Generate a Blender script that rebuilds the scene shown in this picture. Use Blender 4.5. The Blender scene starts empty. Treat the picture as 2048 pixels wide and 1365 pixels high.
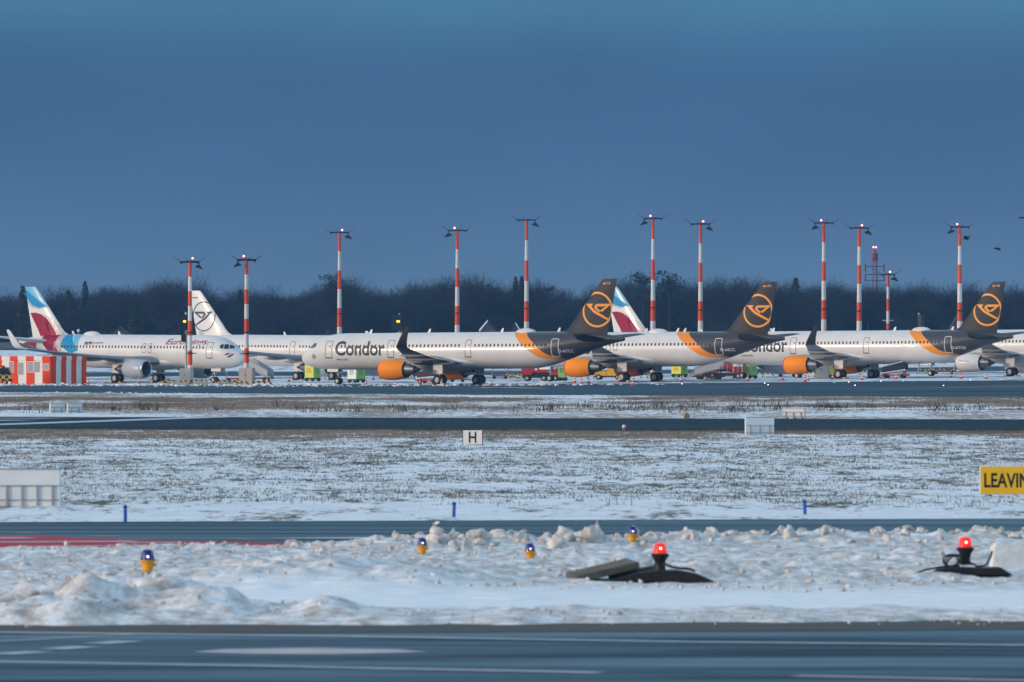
import bpy, bmesh, math, random
import numpy as np
from mathutils import Vector, Matrix

# ------------------------------------------------------------------ camera, sky, sun, exposure
SC = bpy.context.scene
COL = SC.collection
R = math.radians
F = 300.0 / 36.0 * 2048          # focal length in photo pixels
CX, HY, CAMH = 1024.0, 699.0, 4.0  # horizon row and eye height

cam = bpy.data.cameras.new("Camera")
cam.lens = 300; cam.sensor_width = 36; cam.clip_start = 1.0; cam.clip_end = 30000
cam.dof.use_dof = True; cam.dof.focus_distance = 950; cam.dof.aperture_fstop = 6.3
camo = bpy.data.objects.new("Camera", cam); COL.objects.link(camo)
camo.location = (0, 0, CAMH)
camo.rotation_euler = (R(90) + (HY - 682.5) / F, 0, 0)
SC.camera = camo

SUN_AZ, SUN_EL = R(70), R(7.0)   # to the left of and behind the camera, low
sd = Vector((-math.sin(SUN_AZ) * math.cos(SUN_EL), -math.cos(SUN_AZ) * math.cos(SUN_EL), math.sin(SUN_EL)))
sun = bpy.data.lights.new("Sun", 'SUN'); sun.energy = 0.5; sun.angle = R(6); sun.color = (1.0, 0.74, 0.56)
suno = bpy.data.objects.new("Sun", sun); COL.objects.link(suno)
suno.rotation_euler = sd.to_track_quat('Z', 'Y').to_euler()

W = bpy.data.worlds.new("World"); SC.world = W; W.use_nodes = True
nt = W.node_tree; nt.nodes.clear()
wo = nt.nodes.new('ShaderNodeOutputWorld'); bg = nt.nodes.new('ShaderNodeBackground')
sky = nt.nodes.new('ShaderNodeTexSky'); sky.sky_type = 'NISHITA'; sky.sun_disc = False
sky.sun_elevation = SUN_EL; sky.sun_rotation = math.pi + SUN_AZ   # same direction as the lamp
sky.air_density = 1.0; sky.dust_density = 1.2; sky.ozone_density = 1.0
tc = nt.nodes.new('ShaderNodeTexCoord'); sx = nt.nodes.new('ShaderNodeSeparateXYZ')
nt.links.new(tc.outputs['Generated'], sx.inputs[0])
# a bank of slate-blue snow cloud stands all round the horizon
ramp = nt.nodes.new('ShaderNodeValToRGB'); ramp.color_ramp.interpolation = 'B_SPLINE'
mr = nt.nodes.new('ShaderNodeMapRange'); mr.inputs['From Min'].default_value = 0.0; mr.inputs['From Max'].default_value = 0.05
nt.links.new(sx.outputs['Z'], mr.inputs['Value']); nt.links.new(mr.outputs[0], ramp.inputs[0])
SKYC = [(0.0, (0.2, 0.376, 0.63)), (0.17, (0.179, 0.352, 0.602)), (0.4, (0.113, 0.254, 0.511)), (0.65, (0.086, 0.219, 0.448)), (0.78, (0.111, 0.321, 0.583)), (1.0, (0.186, 0.547, 0.826))]
el = ramp.color_ramp.elements
while len(el) > 1: el.remove(el[-1])
el[0].position = SKYC[0][0]; el[0].color = (*[c / 2 for c in SKYC[0][1]], 1)
for p, c in SKYC[1:]:
    e = el.new(p); e.color = (*[v / 2 for v in c], 1)
wn = nt.nodes.new('ShaderNodeTexNoise'); wn.inputs['Scale'].default_value = 13.0; wn.inputs['Detail'].default_value = 3
wmap = nt.nodes.new('ShaderNodeMapping'); wmap.inputs['Scale'].default_value = (1, 1, 3)
nt.links.new(tc.outputs['Generated'], wmap.inputs[0]); nt.links.new(wmap.outputs[0], wn.inputs['Vector'])
wmr = nt.nodes.new('ShaderNodeMapRange'); wmr.inputs['To Min'].default_value = 0.74; wmr.inputs['To Max'].default_value = 1.26
nt.links.new(wn.outputs['Fac'], wmr.inputs['Value'])
vm = nt.nodes.new('ShaderNodeVectorMath'); vm.operation = 'SCALE'
nt.links.new(ramp.outputs[0], vm.inputs[0])
mul = nt.nodes.new('ShaderNodeMath'); mul.operation = 'MULTIPLY'; mul.inputs[1].default_value = 2.0
nt.links.new(wmr.outputs[0], mul.inputs[0]); nt.links.new(mul.outputs[0], vm.inputs['Scale'])
mx = nt.nodes.new('ShaderNodeMix'); mx.data_type = 'RGBA'
mf = nt.nodes.new('ShaderNodeMapRange'); mf.interpolation_type = 'SMOOTHSTEP'
mf.inputs['From Min'].default_value = 0.08; mf.inputs['From Max'].default_value = 0.36
nt.links.new(sx.outputs['Z'], mf.inputs['Value']); nt.links.new(mf.outputs[0], mx.inputs[0])
nt.links.new(vm.outputs[0], mx.inputs[6]); nt.links.new(sky.outputs[0], mx.inputs[7])
nt.links.new(mx.outputs[2], bg.inputs[0]); bg.inputs[1].default_value = 0.15
nt.links.new(bg.outputs[0], wo.inputs[0])
SC.view_settings.view_transform = 'Standard'; SC.view_settings.look = 'None'
SC.view_settings.gamma = 1.0; SC.view_settings.exposure = 1.82
SC.view_settings.use_curve_mapping = False

# ------------------------------------------------------------------ helpers
rnd = random.Random(7)
def sstep(a, b, v):
    t = np.clip((np.asarray(v, float) - a) / (b - a), 0, 1); return t * t * (3 - 2 * t)
def gz(X, Y):
    """height of the land: the apron rises a little to the right, a bank rises before the wood"""
    X = np.clip(np.asarray(X, float), -90, 90)
    sl = np.where(X > 0, .009 * X, .003 * X)
    return sl * sstep(600, 860, Y) + 4.3 * sstep(1660, 1800, Y) + 1.5 * sstep(1810, 1900, Y)
def at(px, py, Y):
    return Vector(((px - CX) * Y / F, Y, CAMH - (py - HY) * Y / F))
def gp(px, py):
    """the ground point seen at a photo pixel"""
    Y = CAMH * F / (py - HY)
    for _ in range(30):
        X = (px - CX) * Y / F
        Y = .5 * Y + .5 * (CAMH - float(gz(X, Y))) * F / (py - HY)
    X = (px - CX) * Y / F
    return Vector((X, Y, float(gz(X, Y))))

def mat(name, col, rough=.6, metal=0, var=.12, scale=2.0, coat=0, emit=None, estr=0, bump=0, spec=.28):
    m = bpy.data.materials.new(name); m.use_nodes = True
    n = m.node_tree; b = n.nodes['Principled BSDF']
    b.inputs['Roughness'].default_value = rough; b.inputs['Metallic'].default_value = metal
    b.inputs['Coat Weight'].default_value = coat; b.inputs['Specular IOR Level'].default_value = spec
    tcn = n.nodes.new('ShaderNodeTexCoord'); nz = n.nodes.new('ShaderNodeTexNoise')
    nz.inputs['Scale'].default_value = scale; nz.inputs['Detail'].default_value = 4
    n.links.new(tcn.outputs['Object'], nz.inputs['Vector'])
    r = n.nodes.new('ShaderNodeValToRGB'); c = Vector(col)
    r.color_ramp.elements[0].position = .25; r.color_ramp.elements[1].position = .75
    r.color_ramp.elements[0].color = (*(c * (1 - var)), 1); r.color_ramp.elements[1].color = (*[min(1, v * (1 + var * .5)) for v in c], 1)
    n.links.new(nz.outputs['Fac'], r.inputs[0]); n.links.new(r.outputs[0], b.inputs['Base Color'])
    if emit:
        b.inputs['Emission Color'].default_value = (*emit, 1); b.inputs['Emission Strength'].default_value = estr
    if bump:
        bp = n.nodes.new('ShaderNodeBump'); bp.inputs['Strength'].default_value = bump; bp.inputs['Distance'].default_value = .05
        n.links.new(nz.outputs['Fac'], bp.inputs['Height']); n.links.new(bp.outputs[0], b.inputs['Normal'])
    return m

def stripes(name, c1, c2, period, axis=(1, 0, 1), rough=.5, duty=.5):
    m = mat(name, c1, rough, var=.06); n = m.node_tree; b = n.nodes['Principled BSDF']
    tcn = [x for x in n.nodes if x.type == 'TEX_COORD'][0]
    dt = n.nodes.new('ShaderNodeVectorMath'); dt.operation = 'DOT_PRODUCT'; dt.inputs[1].default_value = axis
    n.links.new(tcn.outputs['Object'], dt.inputs[0])
    md = n.nodes.new('ShaderNodeMath'); md.operation = 'PINGPONG' if False else 'MODULO'; md.inputs[1].default_value = period
    ad = n.nodes.new('ShaderNodeMath'); ad.operation = 'ADD'; ad.inputs[1].default_value = 1000 * period
    n.links.new(dt.outputs['Value'], ad.inputs[0]); n.links.new(ad.outputs[0], md.inputs[0])
    gt = n.nodes.new('ShaderNodeMath'); gt.operation = 'GREATER_THAN'; gt.inputs[1].default_value = period * duty
    n.links.new(md.outputs[0], gt.inputs[0])
    mxn = n.nodes.new('ShaderNodeMix'); mxn.data_type = 'RGBA'; mxn.inputs[6].default_value = (*c1, 1); mxn.inputs[7].default_value = (*c2, 1)
    n.links.new(gt.outputs[0], mxn.inputs[0]); n.links.new(mxn.outputs[2], b.inputs['Base Color'])
    return m

class MB:
    def __init__(s): s.v = []; s.f = []; s.m = []; s.cur = 0
    def add(s, vs, fs):
        o = len(s.v); s.v += [tuple(map(float, q)) for q in vs]
        s.f += [tuple(i + o for i in q) for q in fs]; s.m += [s.cur] * len(fs); return s
    def box(s, x0, x1, y0, y1, z0, z1, taper=0):
        t = taper
        return s.add([(x0, y0, z0), (x1, y0, z0), (x1, y1, z0), (x0, y1, z0), (x0 + t, y0 + t, z1), (x1 - t, y0 + t, z1), (x1 - t, y1 - t, z1), (x0 + t, y1 - t, z1)],
                     [(3, 2, 1, 0), (4, 5, 6, 7), (0, 1, 5, 4), (1, 2, 6, 5), (2, 3, 7, 6), (3, 0, 4, 7)])
    def bar(s, a, b, w, d=None):
        """box section bar from a to b"""
        return s.cyl(a, b, w * .7071, n=4) if d is None else s.cyl(a, b, w * .7071, n=4)
    def cyl(s, a, b, r0, r1=None, n=10, cap=True):
        r1 = r0 if r1 is None else r1
        a, b = Vector(a), Vector(b); d = (b - a).normalized()
        u = d.orthogonal().normalized() if abs(d.z) < .99 else Vector((1, 0, 0)); u = (u - d * u.dot(d)).normalized(); w = d.cross(u)
        off = math.pi / 4 if n == 4 else 0
        vs = []
        for c, r in ((a, r0), (b, r1)):
            vs += [c + (u * math.cos(off + 2 * math.pi * i / n) + w * math.sin(off + 2 * math.pi * i / n)) * r for i in range(n)]
        fs = [(i, (i + 1) % n, n + (i + 1) % n, n + i) for i in range(n)]
        if cap: fs += [tuple(range(n - 1, -1, -1)), tuple(range(n, 2 * n))]
        return s.add(vs, fs)
    def lathe(s, prof, n=24, axis='z', c=(0, 0, 0), close=False):
        vs = []
        for h, r in prof:
            for i in range(n):
                a = 2 * math.pi * i / n; p, q = r * math.cos(a), r * math.sin(a)
                vs.append({'z': (c[0] + p, c[1] + q, c[2] + h), 'x': (c[0] + h, c[1] + p, c[2] + q), 'y': (c[0] + q, c[1] + h, c[2] + p)}[axis])
        fs = []
        for k in range(len(prof) - 1):
            for i in range(n):
                j = (i + 1) % n; fs.append((k * n + i, k * n + j, (k + 1) * n + j, (k + 1) * n + i))
        if prof[0][1] > 1e-4: fs.append(tuple(range(n - 1, -1, -1)))
        if prof[-1][1] > 1e-4: fs.append(tuple((len(prof) - 1) * n + i for i in range(n)))
        return s.add(vs, fs)
    def prism(s, poly, y0, y1):
        """polygon in (x, z) pushed from y0 to y1"""
        n = len(poly)
        vs = [(p[0], y0, p[1]) for p in poly] + [(p[0], y1, p[1]) for p in poly]
        return s.add(vs, [tuple(range(n)), tuple(range(2 * n - 1, n - 1, -1))] + [(i, n + i, n + (i + 1) % n, (i + 1) % n) for i in range(n)])
    def ball(s, c, r, sx=1, sy=1, sz=1, n=12, k=8):
        vs = [(c[0], c[1], c[2] - r * sz)]
        for j in range(1, k):
            t = -math.pi / 2 + math.pi * j / k
            for i in range(n):
                a = 2 * math.pi * i / n
                vs.append((c[0] + r * sx * math.cos(t) * math.cos(a), c[1] + r * sy * math.cos(t) * math.sin(a), c[2] + r * sz * math.sin(t)))
        vs.append((c[0], c[1], c[2] + r * sz)); e = len(vs) - 1
        fs = [(0, 1 + (i + 1) % n, 1 + i) for i in range(n)]
        for j in range(k - 2):
            for i in range(n):
                a, b = 1 + j * n + i, 1 + j * n + (i + 1) % n; fs.append((a, b, b + n, a + n))
        fs += [(e, 1 + (k - 2) * n + i, 1 + (k - 2) * n + (i + 1) % n) for i in range(n)]
        return s.add(vs, fs)
    def build(s, name, m, parent=None, smooth=False, bevel=0):
        me = bpy.data.meshes.new(name); me.from_pydata(s.v, [], s.f)
        for q in (m if isinstance(m, (list, tuple)) else [m]): me.materials.append(q)
        if isinstance(m, (list, tuple)): me.polygons.foreach_set('material_index', s.m)
        bm = bmesh.new(); bm.from_mesh(me); bmesh.ops.recalc_face_normals(bm, faces=bm.faces)
        if bevel:
            es = [e for e in bm.edges if len(e.link_faces) == 2 and e.calc_face_angle(0) > .5]
            bmesh.ops.bevel(bm, geom=es, offset=bevel, segments=2, affect='EDGES', clamp_overlap=True)
        bm.to_mesh(me); bm.free()
        if smooth:
            me.polygons.foreach_set('use_smooth', [True] * len(me.polygons))
            try: me.set_sharp_from_angle(angle=R(38))
            except Exception: pass
        o = bpy.data.objects.new(name, me); COL.objects.link(o)
        if parent: o.parent = parent
        return o

def mesh_np(name, V, Fc, m, parent=None, smooth=False):
    """big triangle / quad soup from numpy arrays"""
    V = np.asarray(V, np.float32); Fc = np.asarray(Fc, np.int32); k = Fc.shape[1]
    me = bpy.data.meshes.new(name); me.vertices.add(len(V)); me.vertices.foreach_set('co', V.ravel())
    me.loops.add(Fc.size); me.loops.foreach_set('vertex_index', Fc.ravel())
    me.polygons.add(len(Fc)); me.polygons.foreach_set('loop_start', np.arange(0, Fc.size, k, dtype=np.int32))
    me.polygons.foreach_set('loop_total', np.full(len(Fc), k, np.int32))
    if smooth: me.polygons.foreach_set('use_smooth', np.ones(len(Fc), bool))
    me.update(calc_edges=True); me.validate()
    if m: me.materials.append(m)
    o = bpy.data.objects.new(name, me); COL.objects.link(o)
    if parent: o.parent = parent
    return o

def empty(name, loc=(0, 0, 0), rz=0, parent=None):
    o = bpy.data.objects.new(name, None); COL.objects.link(o); o.location = loc; o.rotation_euler = (0, 0, rz)
    o.empty_display_size = .3
    if parent: o.parent = parent
    return o
def tag(o, label, cat, group=None, kind=None):
    if label: o['label'] = label
    if cat: o['category'] = cat
    if group: o['group'] = group
    if kind: o['kind'] = kind
    return o
def struct(o): o['kind'] = 'structure'; return o
def copy_tree(o, parent=None):
    c = o.copy(); COL.objects.link(c); c.parent = parent
    for ch in list(o.children): copy_tree(ch, c)
    return c
def text_mesh(body, shear=0, weight=0, tight=1.0):
    cu = bpy.data.curves.new("lettering", 'FONT'); cu.body = body; cu.shear = shear; cu.offset = weight; cu.resolution_u = 6
    cu.space_character = tight
    o = bpy.data.objects.new("lettering", cu); COL.objects.link(o)
    bpy.context.view_layer.update()
    me = bpy.data.meshes.new_from_object(o.evaluated_get(bpy.context.evaluated_depsgraph_get()))
    bpy.data.objects.remove(o); bpy.data.curves.remove(cu)
    return me
def fit_mesh(me, x0, x1, z0, z1):
    """mesh in (x, y) scaled into a box, returned as bmesh in (x, z)"""
    bm = bmesh.new(); bm.from_mesh(me)
    xs = [v.co.x for v in bm.verts]; ys = [v.co.y for v in bm.verts]
    a, b, c, d = min(xs), max(xs), min(ys), max(ys)
    for v in bm.verts:
        v.co = ((v.co.x - a) / (b - a) * (x1 - x0) + x0, 0, (v.co.y - c) / (d - c) * (z1 - z0) + z0)
    return bm
def poly_bm(polys):
    bm = bmesh.new()
    for p in polys:
        bm.faces.new([bm.verts.new((q[0], 0, q[1])) for q in p])
    bmesh.ops.triangulate(bm, faces=bm.faces)
    return bm
def stroke(pts, w, closed=False):
    """flat quads of width w along a polyline in (x, z)"""
    pts = [Vector(p) for p in pts]; out = []
    n = len(pts); segs = range(n if closed else n - 1); L, Rr = [], []
    for i in range(n):
        a = pts[i - 1] if (i > 0 or closed) else None; b = pts[(i + 1) % n] if (i < n - 1 or closed) else None
        d1 = (pts[i] - a).normalized() if a is not None else None; d2 = (b - pts[i]).normalized() if b is not None else None
        d = (d1 + d2).normalized() if (d1 is not None and d2 is not None) else (d1 if d1 is not None else d2)
        nr = Vector((-d.y, d.x)); k = 1.0
        if d1 is not None and d2 is not None: k = min(2.0, 1 / max(.3, nr.dot(Vector((-d1.y, d1.x)))))
        L.append(pts[i] + nr * w / 2 * k); Rr.append(pts[i] - nr * w / 2 * k)
    for i in segs:
        j = (i + 1) % n; out.append([L[i], Rr[i], Rr[j], L[j]])
    return out
def arc(cx, cz, r, a0, a1, n=40):
    return [(cx + r * math.cos(a0 + (a1 - a0) * i / n), cz + r * math.sin(a0 + (a1 - a0) * i / n)) for i in range(n + 1)]
def decal(bm, fmap, name, m, parent, steps=None, xsteps=None):
    """cut a flat (x, z) sheet into strips and lay it on a surface y = fmap(x, z)"""
    zs = [v.co.z for v in bm.verts]; xs = [v.co.x for v in bm.verts]
    for ax, st, vals in ((2, steps, zs), (0, xsteps, xs)):
        if not st: continue
        q = math.floor(min(vals) / st) * st + st
        while q < max(vals):
            co = (0, 0, q) if ax == 2 else (q, 0, 0); no = (0, 0, 1) if ax == 2 else (1, 0, 0)
            bmesh.ops.bisect_plane(bm, geom=bm.verts[:] + bm.edges[:] + bm.faces[:], plane_co=co, plane_no=no, dist=1e-5); q += st
    for v in bm.verts: v.co = fmap(v.co.x, v.co.z)
    me = bpy.data.meshes.new(name); bm.to_mesh(me); bm.free(); me.materials.append(m)
    o = bpy.data.objects.new(name, me); COL.objects.link(o); o.parent = parent
    return o
# ------------------------------------------------------------------ materials
WHITE = (.64, .63, .62)
M_white = mat("white_aircraft_paint", WHITE, .32, var=.07, scale=.6, coat=.15)
M_wing = mat("grey_wing_paint", (.24, .25, .27), .5, var=.14, scale=.9)
M_condor_fin = mat("charcoal_paint", (.022, .021, .022), .5, var=.10, scale=.7, spec=.2)
M_orange = mat("orange_paint", (.86, .25, .004), .5, var=.08, scale=1.2, spec=.15)
M_orange_line = mat("orange_lettering_film", (.80, .30, .02), .45, var=.04)
M_char = mat("charcoal_lettering_film", (.035, .04, .05), .45, var=.1)
M_whiteline = mat("white_lettering_film", (.72, .72, .72), .5, var=.05)
M_doorline = mat("dark_door_seam", (.10, .10, .11), .6, var=.1)
M_burg = mat("burgundy_paint", (.27, .006, .035), .5, var=.15, scale=.5, spec=.15)
M_burg2 = mat("light_burgundy_paint", (.33, .022, .045), .5, var=.1, scale=.5, spec=.15)
M_blue = mat("azure_paint", (.006, .24, .48), .5, var=.08, scale=.5, spec=.15)
M_blue2 = mat("pale_azure_paint", (.14, .42, .58), .35, var=.08, scale=.5, coat=.2)
M_greyp = mat("silver_grey_paint", (.42, .40, .41), .35, var=.06, scale=.5, coat=.2)
M_glass = mat("dark_cabin_glass", (.02, .03, .045), .08, var=.2, scale=3)
M_cockpit = mat("cockpit_glass", (.02, .04, .06), .05, var=.2, scale=3)
M_metal = mat("bare_nozzle_metal", (.30, .28, .27), .32, metal=.9, var=.2, scale=3)
M_lipmetal = mat("polished_intake_lip", (.55, .55, .56), .25, metal=.9, var=.05)
M_redlip = mat("red_intake_cover", (.45, .03, .02), .5, var=.1)
M_nacelle = mat("blue_grey_nacelle_paint", (.38, .42, .47), .35, var=.08, coat=.1)
M_dark = mat("dark_machinery", (.025, .026, .03), .6, var=.3, scale=4)
M_tyre = mat("black_rubber", (.022, .022, .025), .8, var=.2, scale=6)
M_hub = mat("pale_wheel_hub", (.50, .48, .46), .5, var=.2, scale=8)
M_strut = mat("gear_leg_steel", (.35, .35, .36), .4, metal=.4, var=.2, scale=5)
M_steel = mat("galvanised_steel", (.36, .37, .38), .5, metal=.5, var=.15, scale=4)
M_red = mat("red_vehicle_paint", (.48, .022, .025), .38, var=.12, scale=2, coat=.2)
M_mastred = mat("mast_red_paint", (.70, .07, .012), .6, var=.10, scale=1.5)
M_mastwhite = mat("mast_white_paint", (.66, .64, .62), .5, var=.10, scale=1.5)
M_yellow = mat("yellow_vehicle_paint", (.75, .36, .012), .42, var=.12, scale=2)
M_gpuyel = mat("yellow_green_panel", (.62, .62, .05), .5, var=.1, scale=2)
M_gpugrn = mat("lime_green_panel", (.26, .46, .10), .5, var=.12, scale=2)
M_conc = mat("weathered_concrete", (.34, .32, .30), .85, var=.2, scale=2.5, bump=.3)
M_cabinet = mat("beige_grey_cabinet", (.42, .38, .35), .6, var=.12, scale=3)
M_panelw = mat("white_panel_enamel", (.68, .69, .70), .5, var=.08, scale=1.5)
M_panelrib = mat("grey_rib_steel", (.34, .34, .36), .55, var=.15, scale=4)
M_cone = mat("cone_red", (.62, .05, .03), .6, var=.12, scale=6)
M_conew = mat("cone_reflective_white", (.75, .74, .72), .5, var=.05)
M_yb = stripes("yellow_black_hazard_stripes", (.78, .44, .02), (.02, .02, .02), .62, (1, .6, 1))
M_black = mat("black_housing", (.018, .018, .02), .5, var=.2, scale=5)
M_redlamp = mat("red_obstruction_lens", (.8, .1, .08), .3, emit=(1, .30, .27), estr=1.2)
M_yellamp = mat("yellow_signal_lamp", (.9, .6, .1), .3, emit=(1, .62, .03), estr=.45)
M_signyel = mat("yellow_sign_face", (.78, .44, .012), .45, var=.05, scale=1)
M_signblack = mat("black_sign_lettering", (.015, .015, .016), .5, var=.1)
M_signpink = mat("pale_sign_face", (.74, .66, .62), .5, var=.04)
M_bluepost = mat("blue_marker_plastic", (.012, .10, .42), .45, var=.15, scale=6)
M_bluecap = mat("blue_glass_dome", (.012, .010, .16), .12, var=.15, scale=8, coat=.5)
M_bluecore = mat("lit_lamp_core", (.8, .85, 1), .2, emit=(.6, .65, 1), estr=1.6)
M_lampyel = mat("yellow_lamp_body", (.72, .32, .008), .45, var=.2, scale=12)
M_redcap = mat("lit_red_lens", (.8, .02, .01), .25, emit=(1, .02, .008), estr=.18)
M_redcore = mat("red_lamp_core", (1, .6, .4), .25, emit=(1, .55, .38), estr=2.0)
M_rubbermat = mat("black_rubber_mat", (.014, .015, .018), .75, var=.3, scale=5)
M_slab = mat("mossy_stone_slab", (.13, .115, .095), .9, var=.4, scale=3, bump=.5)
M_hutred = mat("hut_red_paint", (.72, .055, .006), .6, var=.08, scale=1.5, spec=.12)
M_hutwhite = mat("hut_white_paint", (.70, .68, .66), .5, var=.08, scale=1.5)
M_hutglass = mat("hut_window_blind", (.24, .27, .30), .3, var=.1)
M_bird = mat("crow_plumage", (.012, .012, .014), .7, var=.2)
M_bark = mat("dark_bark", (.020, .021, .026), .9, var=.35, scale=.35)
M_birch = mat("pale_birch_bark", (.16, .145, .125), .9, var=.5, scale=.8)
M_conifer = mat("dark_conifer_needles", (.018, .032, .022), .9, var=.35, scale=.3)
M_tower = mat("dull_red_tower_paint", (.22, .04, .035), .7, var=.2)
M_roof = mat("dark_roof_tiles", (.03, .028, .032), .8, var=.2, scale=1)
M_snowpatch = mat("snow_on_roof", (.80, .81, .83), .8, var=.06, scale=1)
M_wall = mat("dull_house_wall", (.10, .09, .09), .8, var=.1, scale=1)

def condor_body(name, L, G):
    """white hull, orange sweep and charcoal tail, by position along the hull"""
    m = mat(name, WHITE, .32, var=.07, scale=.6, coat=.2); n = m.node_tree; b = n.nodes['Principled BSDF']
    base = b.inputs['Base Color'].links[0].from_socket
    tcn = [x for x in n.nodes if x.type == 'TEX_COORD'][0]
    sp = n.nodes.new('ShaderNodeSeparateXYZ'); n.links.new(tcn.outputs['Object'], sp.inputs[0])
    zr = n.nodes.new('ShaderNodeMapRange'); zr.inputs['From Min'].default_value = 2.5; zr.inputs['From Max'].default_value = 6.1
    n.links.new(sp.outputs['Z'], zr.inputs['Value'])
    d = n.nodes.new('ShaderNodeMath'); d.operation = 'SUBTRACT'; d.inputs[0].default_value = L
    n.links.new(sp.outputs['X'], d.inputs[1])
    cols = [base]
    for pts, col in (([(2.5, 5.0), (2.85, 8.1), (3.0, 9.8), (3.6, 11.2), (4.4, 12.45), (5.2, 13.5), (6.1, 14.7)], (.82, .26, .008)),
                     ([(2.5, 3.5), (2.95, 7.0), (3.3, 8.8), (3.85, 9.95), (4.65, 10.95), (5.3, 11.9), (6.1, 13.0)], (.048, .046, .050))):
        fc = n.nodes.new('ShaderNodeFloatCurve'); cv = fc.mapping.curves[0]
        P = [((z - 2.5) / 3.6, dd / 20) for z, dd in pts]
        cv.points[0].location = P[0]; cv.points[1].location = P[-1]
        for p in P[1:-1]: cv.points.new(*p)
        fc.mapping.update(); n.links.new(zr.outputs[0], fc.inputs['Value'])
        k = n.nodes.new('ShaderNodeMath'); k.operation = 'MULTIPLY'; k.inputs[1].default_value = 20; n.links.new(fc.outputs[0], k.inputs[0])
        lt = n.nodes.new('ShaderNodeMath'); lt.operation = 'LESS_THAN'; n.links.new(d.outputs[0], lt.inputs[0]); n.links.new(k.outputs[0], lt.inputs[1])
        mxn = n.nodes.new('ShaderNodeMix'); mxn.data_type = 'RGBA'; n.links.new(lt.outputs[0], mxn.inputs[0])
        n.links.new(cols[-1], mxn.inputs[6]); mxn.inputs[7].default_value = (*col, 1); cols.append(mxn.outputs[2])
    n.links.new(cols[-1], b.inputs['Base Color'])
    return m
# ------------------------------------------------------------------ ground sheets
def add_nodes(m): return m.node_tree, m.node_tree.nodes['Principled BSDF']
def noise(n, vec, scale, detail=4, rough=.55):
    z = n.nodes.new('ShaderNodeTexNoise'); z.inputs['Scale'].default_value = scale; z.inputs['Detail'].default_value = detail; z.inputs['Roughness'].default_value = rough
    n.links.new(vec, z.inputs['Vector']); return z.outputs['Fac']
def mapped(n, sc):
    t = n.nodes.new('ShaderNodeTexCoord'); mp = n.nodes.new('ShaderNodeMapping'); mp.inputs['Scale'].default_value = sc
    n.links.new(t.outputs['Object'], mp.inputs[0]); return mp.outputs[0]
def rampn(n, fac, stops):
    r = n.nodes.new('ShaderNodeValToRGB'); e = r.color_ramp.elements
    while len(e) > 1: e.remove(e[-1])
    e[0].position = stops[0][0]; e[0].color = (*stops[0][1], 1)
    for p, c in stops[1:]: q = e.new(p); q.color = (*c, 1)
    n.links.new(fac, r.inputs[0]); return r.outputs[0]
def mixc(n, fac, a, b):
    x = n.nodes.new('ShaderNodeMix'); x.data_type = 'RGBA'; n.links.new(fac, x.inputs[0])
    for s, i in ((a, 6), (b, 7)):
        if isinstance(s, tuple): x.inputs[i].default_value = (*s, 1)
        else: n.links.new(s, x.inputs[i])
    return x.outputs[2]

def snow_mat(name, thr, grass1, grass2, sx=.35, sy=.10, fine=3.0, dirt=0.0):
    """snow lying over dead grass; thr sets how much grass stays bare"""
    m = bpy.data.materials.new(name); m.use_nodes = True; n, b = add_nodes(m)
    a = noise(n, mapped(n, (sx, sy, 1)), 1.0, 6, .65); c = noise(n, mapped(n, (1, .45, 1)), fine, 5, .7)
    ad = n.nodes.new('ShaderNodeMath'); ad.operation = 'ADD'; n.links.new(a, ad.inputs[0]); n.links.new(c, ad.inputs[1])
    mask = rampn(n, ad.outputs[0], [(0, (0, 0, 0)), (1, (1, 1, 1))])
    k = n.nodes.new('ShaderNodeMapRange'); k.inputs['From Min'].default_value = thr - .05; k.inputs['From Max'].default_value = thr + .05
    n.links.new(ad.outputs[0], k.inputs['Value'])
    g = rampn(n, noise(n, mapped(n, (.5, .2, 1)), 1.3, 4), [(.3, grass1), (.7, grass2)])
    sn = rampn(n, noise(n, mapped(n, (1, .6, 1)), .9, 6, .65), [(.25, (.62 - dirt, .63 - dirt * 1.15, .65 - dirt * 1.3)), (.6, (.80, .81, .83))])
    n.links.new(mixc(n, k.outputs[0], g, sn), b.inputs['Base Color']); b.inputs['Roughness'].default_value = .75
    b.inputs['Specular IOR Level'].default_value = .2
    return m
M_field = snow_mat("snow_over_short_grass", .90, (.075, .07, .045), (.12, .10, .065))
M_verge = snow_mat("snow_in_long_dead_grass", 1.0, (.25, .195, .155), (.33, .255, .20), .10, .022, 2.0)
M_near = bpy.data.materials.new("trodden_dirty_snow"); M_near.use_nodes = True; _n, _b = add_nodes(M_near)
_cr = noise(_n, mapped(_n, (1, .8, 1)), 2.6, 7, .75)
_sp = _n.nodes.new('ShaderNodeSeparateXYZ'); _tc = _n.nodes.new('ShaderNodeTexCoord'); _n.links.new(_tc.outputs['Object'], _sp.inputs[0])
_my = _n.nodes.new('ShaderNodeMapRange'); _my.interpolation_type = 'SMOOTHSTEP'; _my.inputs['From Min'].default_value = 137; _my.inputs['From Max'].default_value = 145; _n.links.new(_sp.outputs['Y'], _my.inputs['Value'])   # churned ground starts behind the clean verge
_my2 = _n.nodes.new('ShaderNodeMapRange'); _my2.interpolation_type = 'SMOOTHSTEP'; _my2.inputs['From Min'].default_value = 131.5; _my2.inputs['From Max'].default_value = 128; _n.links.new(_sp.outputs['Y'], _my2.inputs['Value'])
_mm = _n.nodes.new('ShaderNodeMath'); _mm.operation = 'MAXIMUM'; _n.links.new(_my.outputs[0], _mm.inputs[0]); _n.links.new(_my2.outputs[0], _mm.inputs[1])
_dk = rampn(_n, _cr, [(.36, (.36, .315, .28)), (.50, (.60, .575, .56)), (.60, (.80, .81, .82))])
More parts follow.
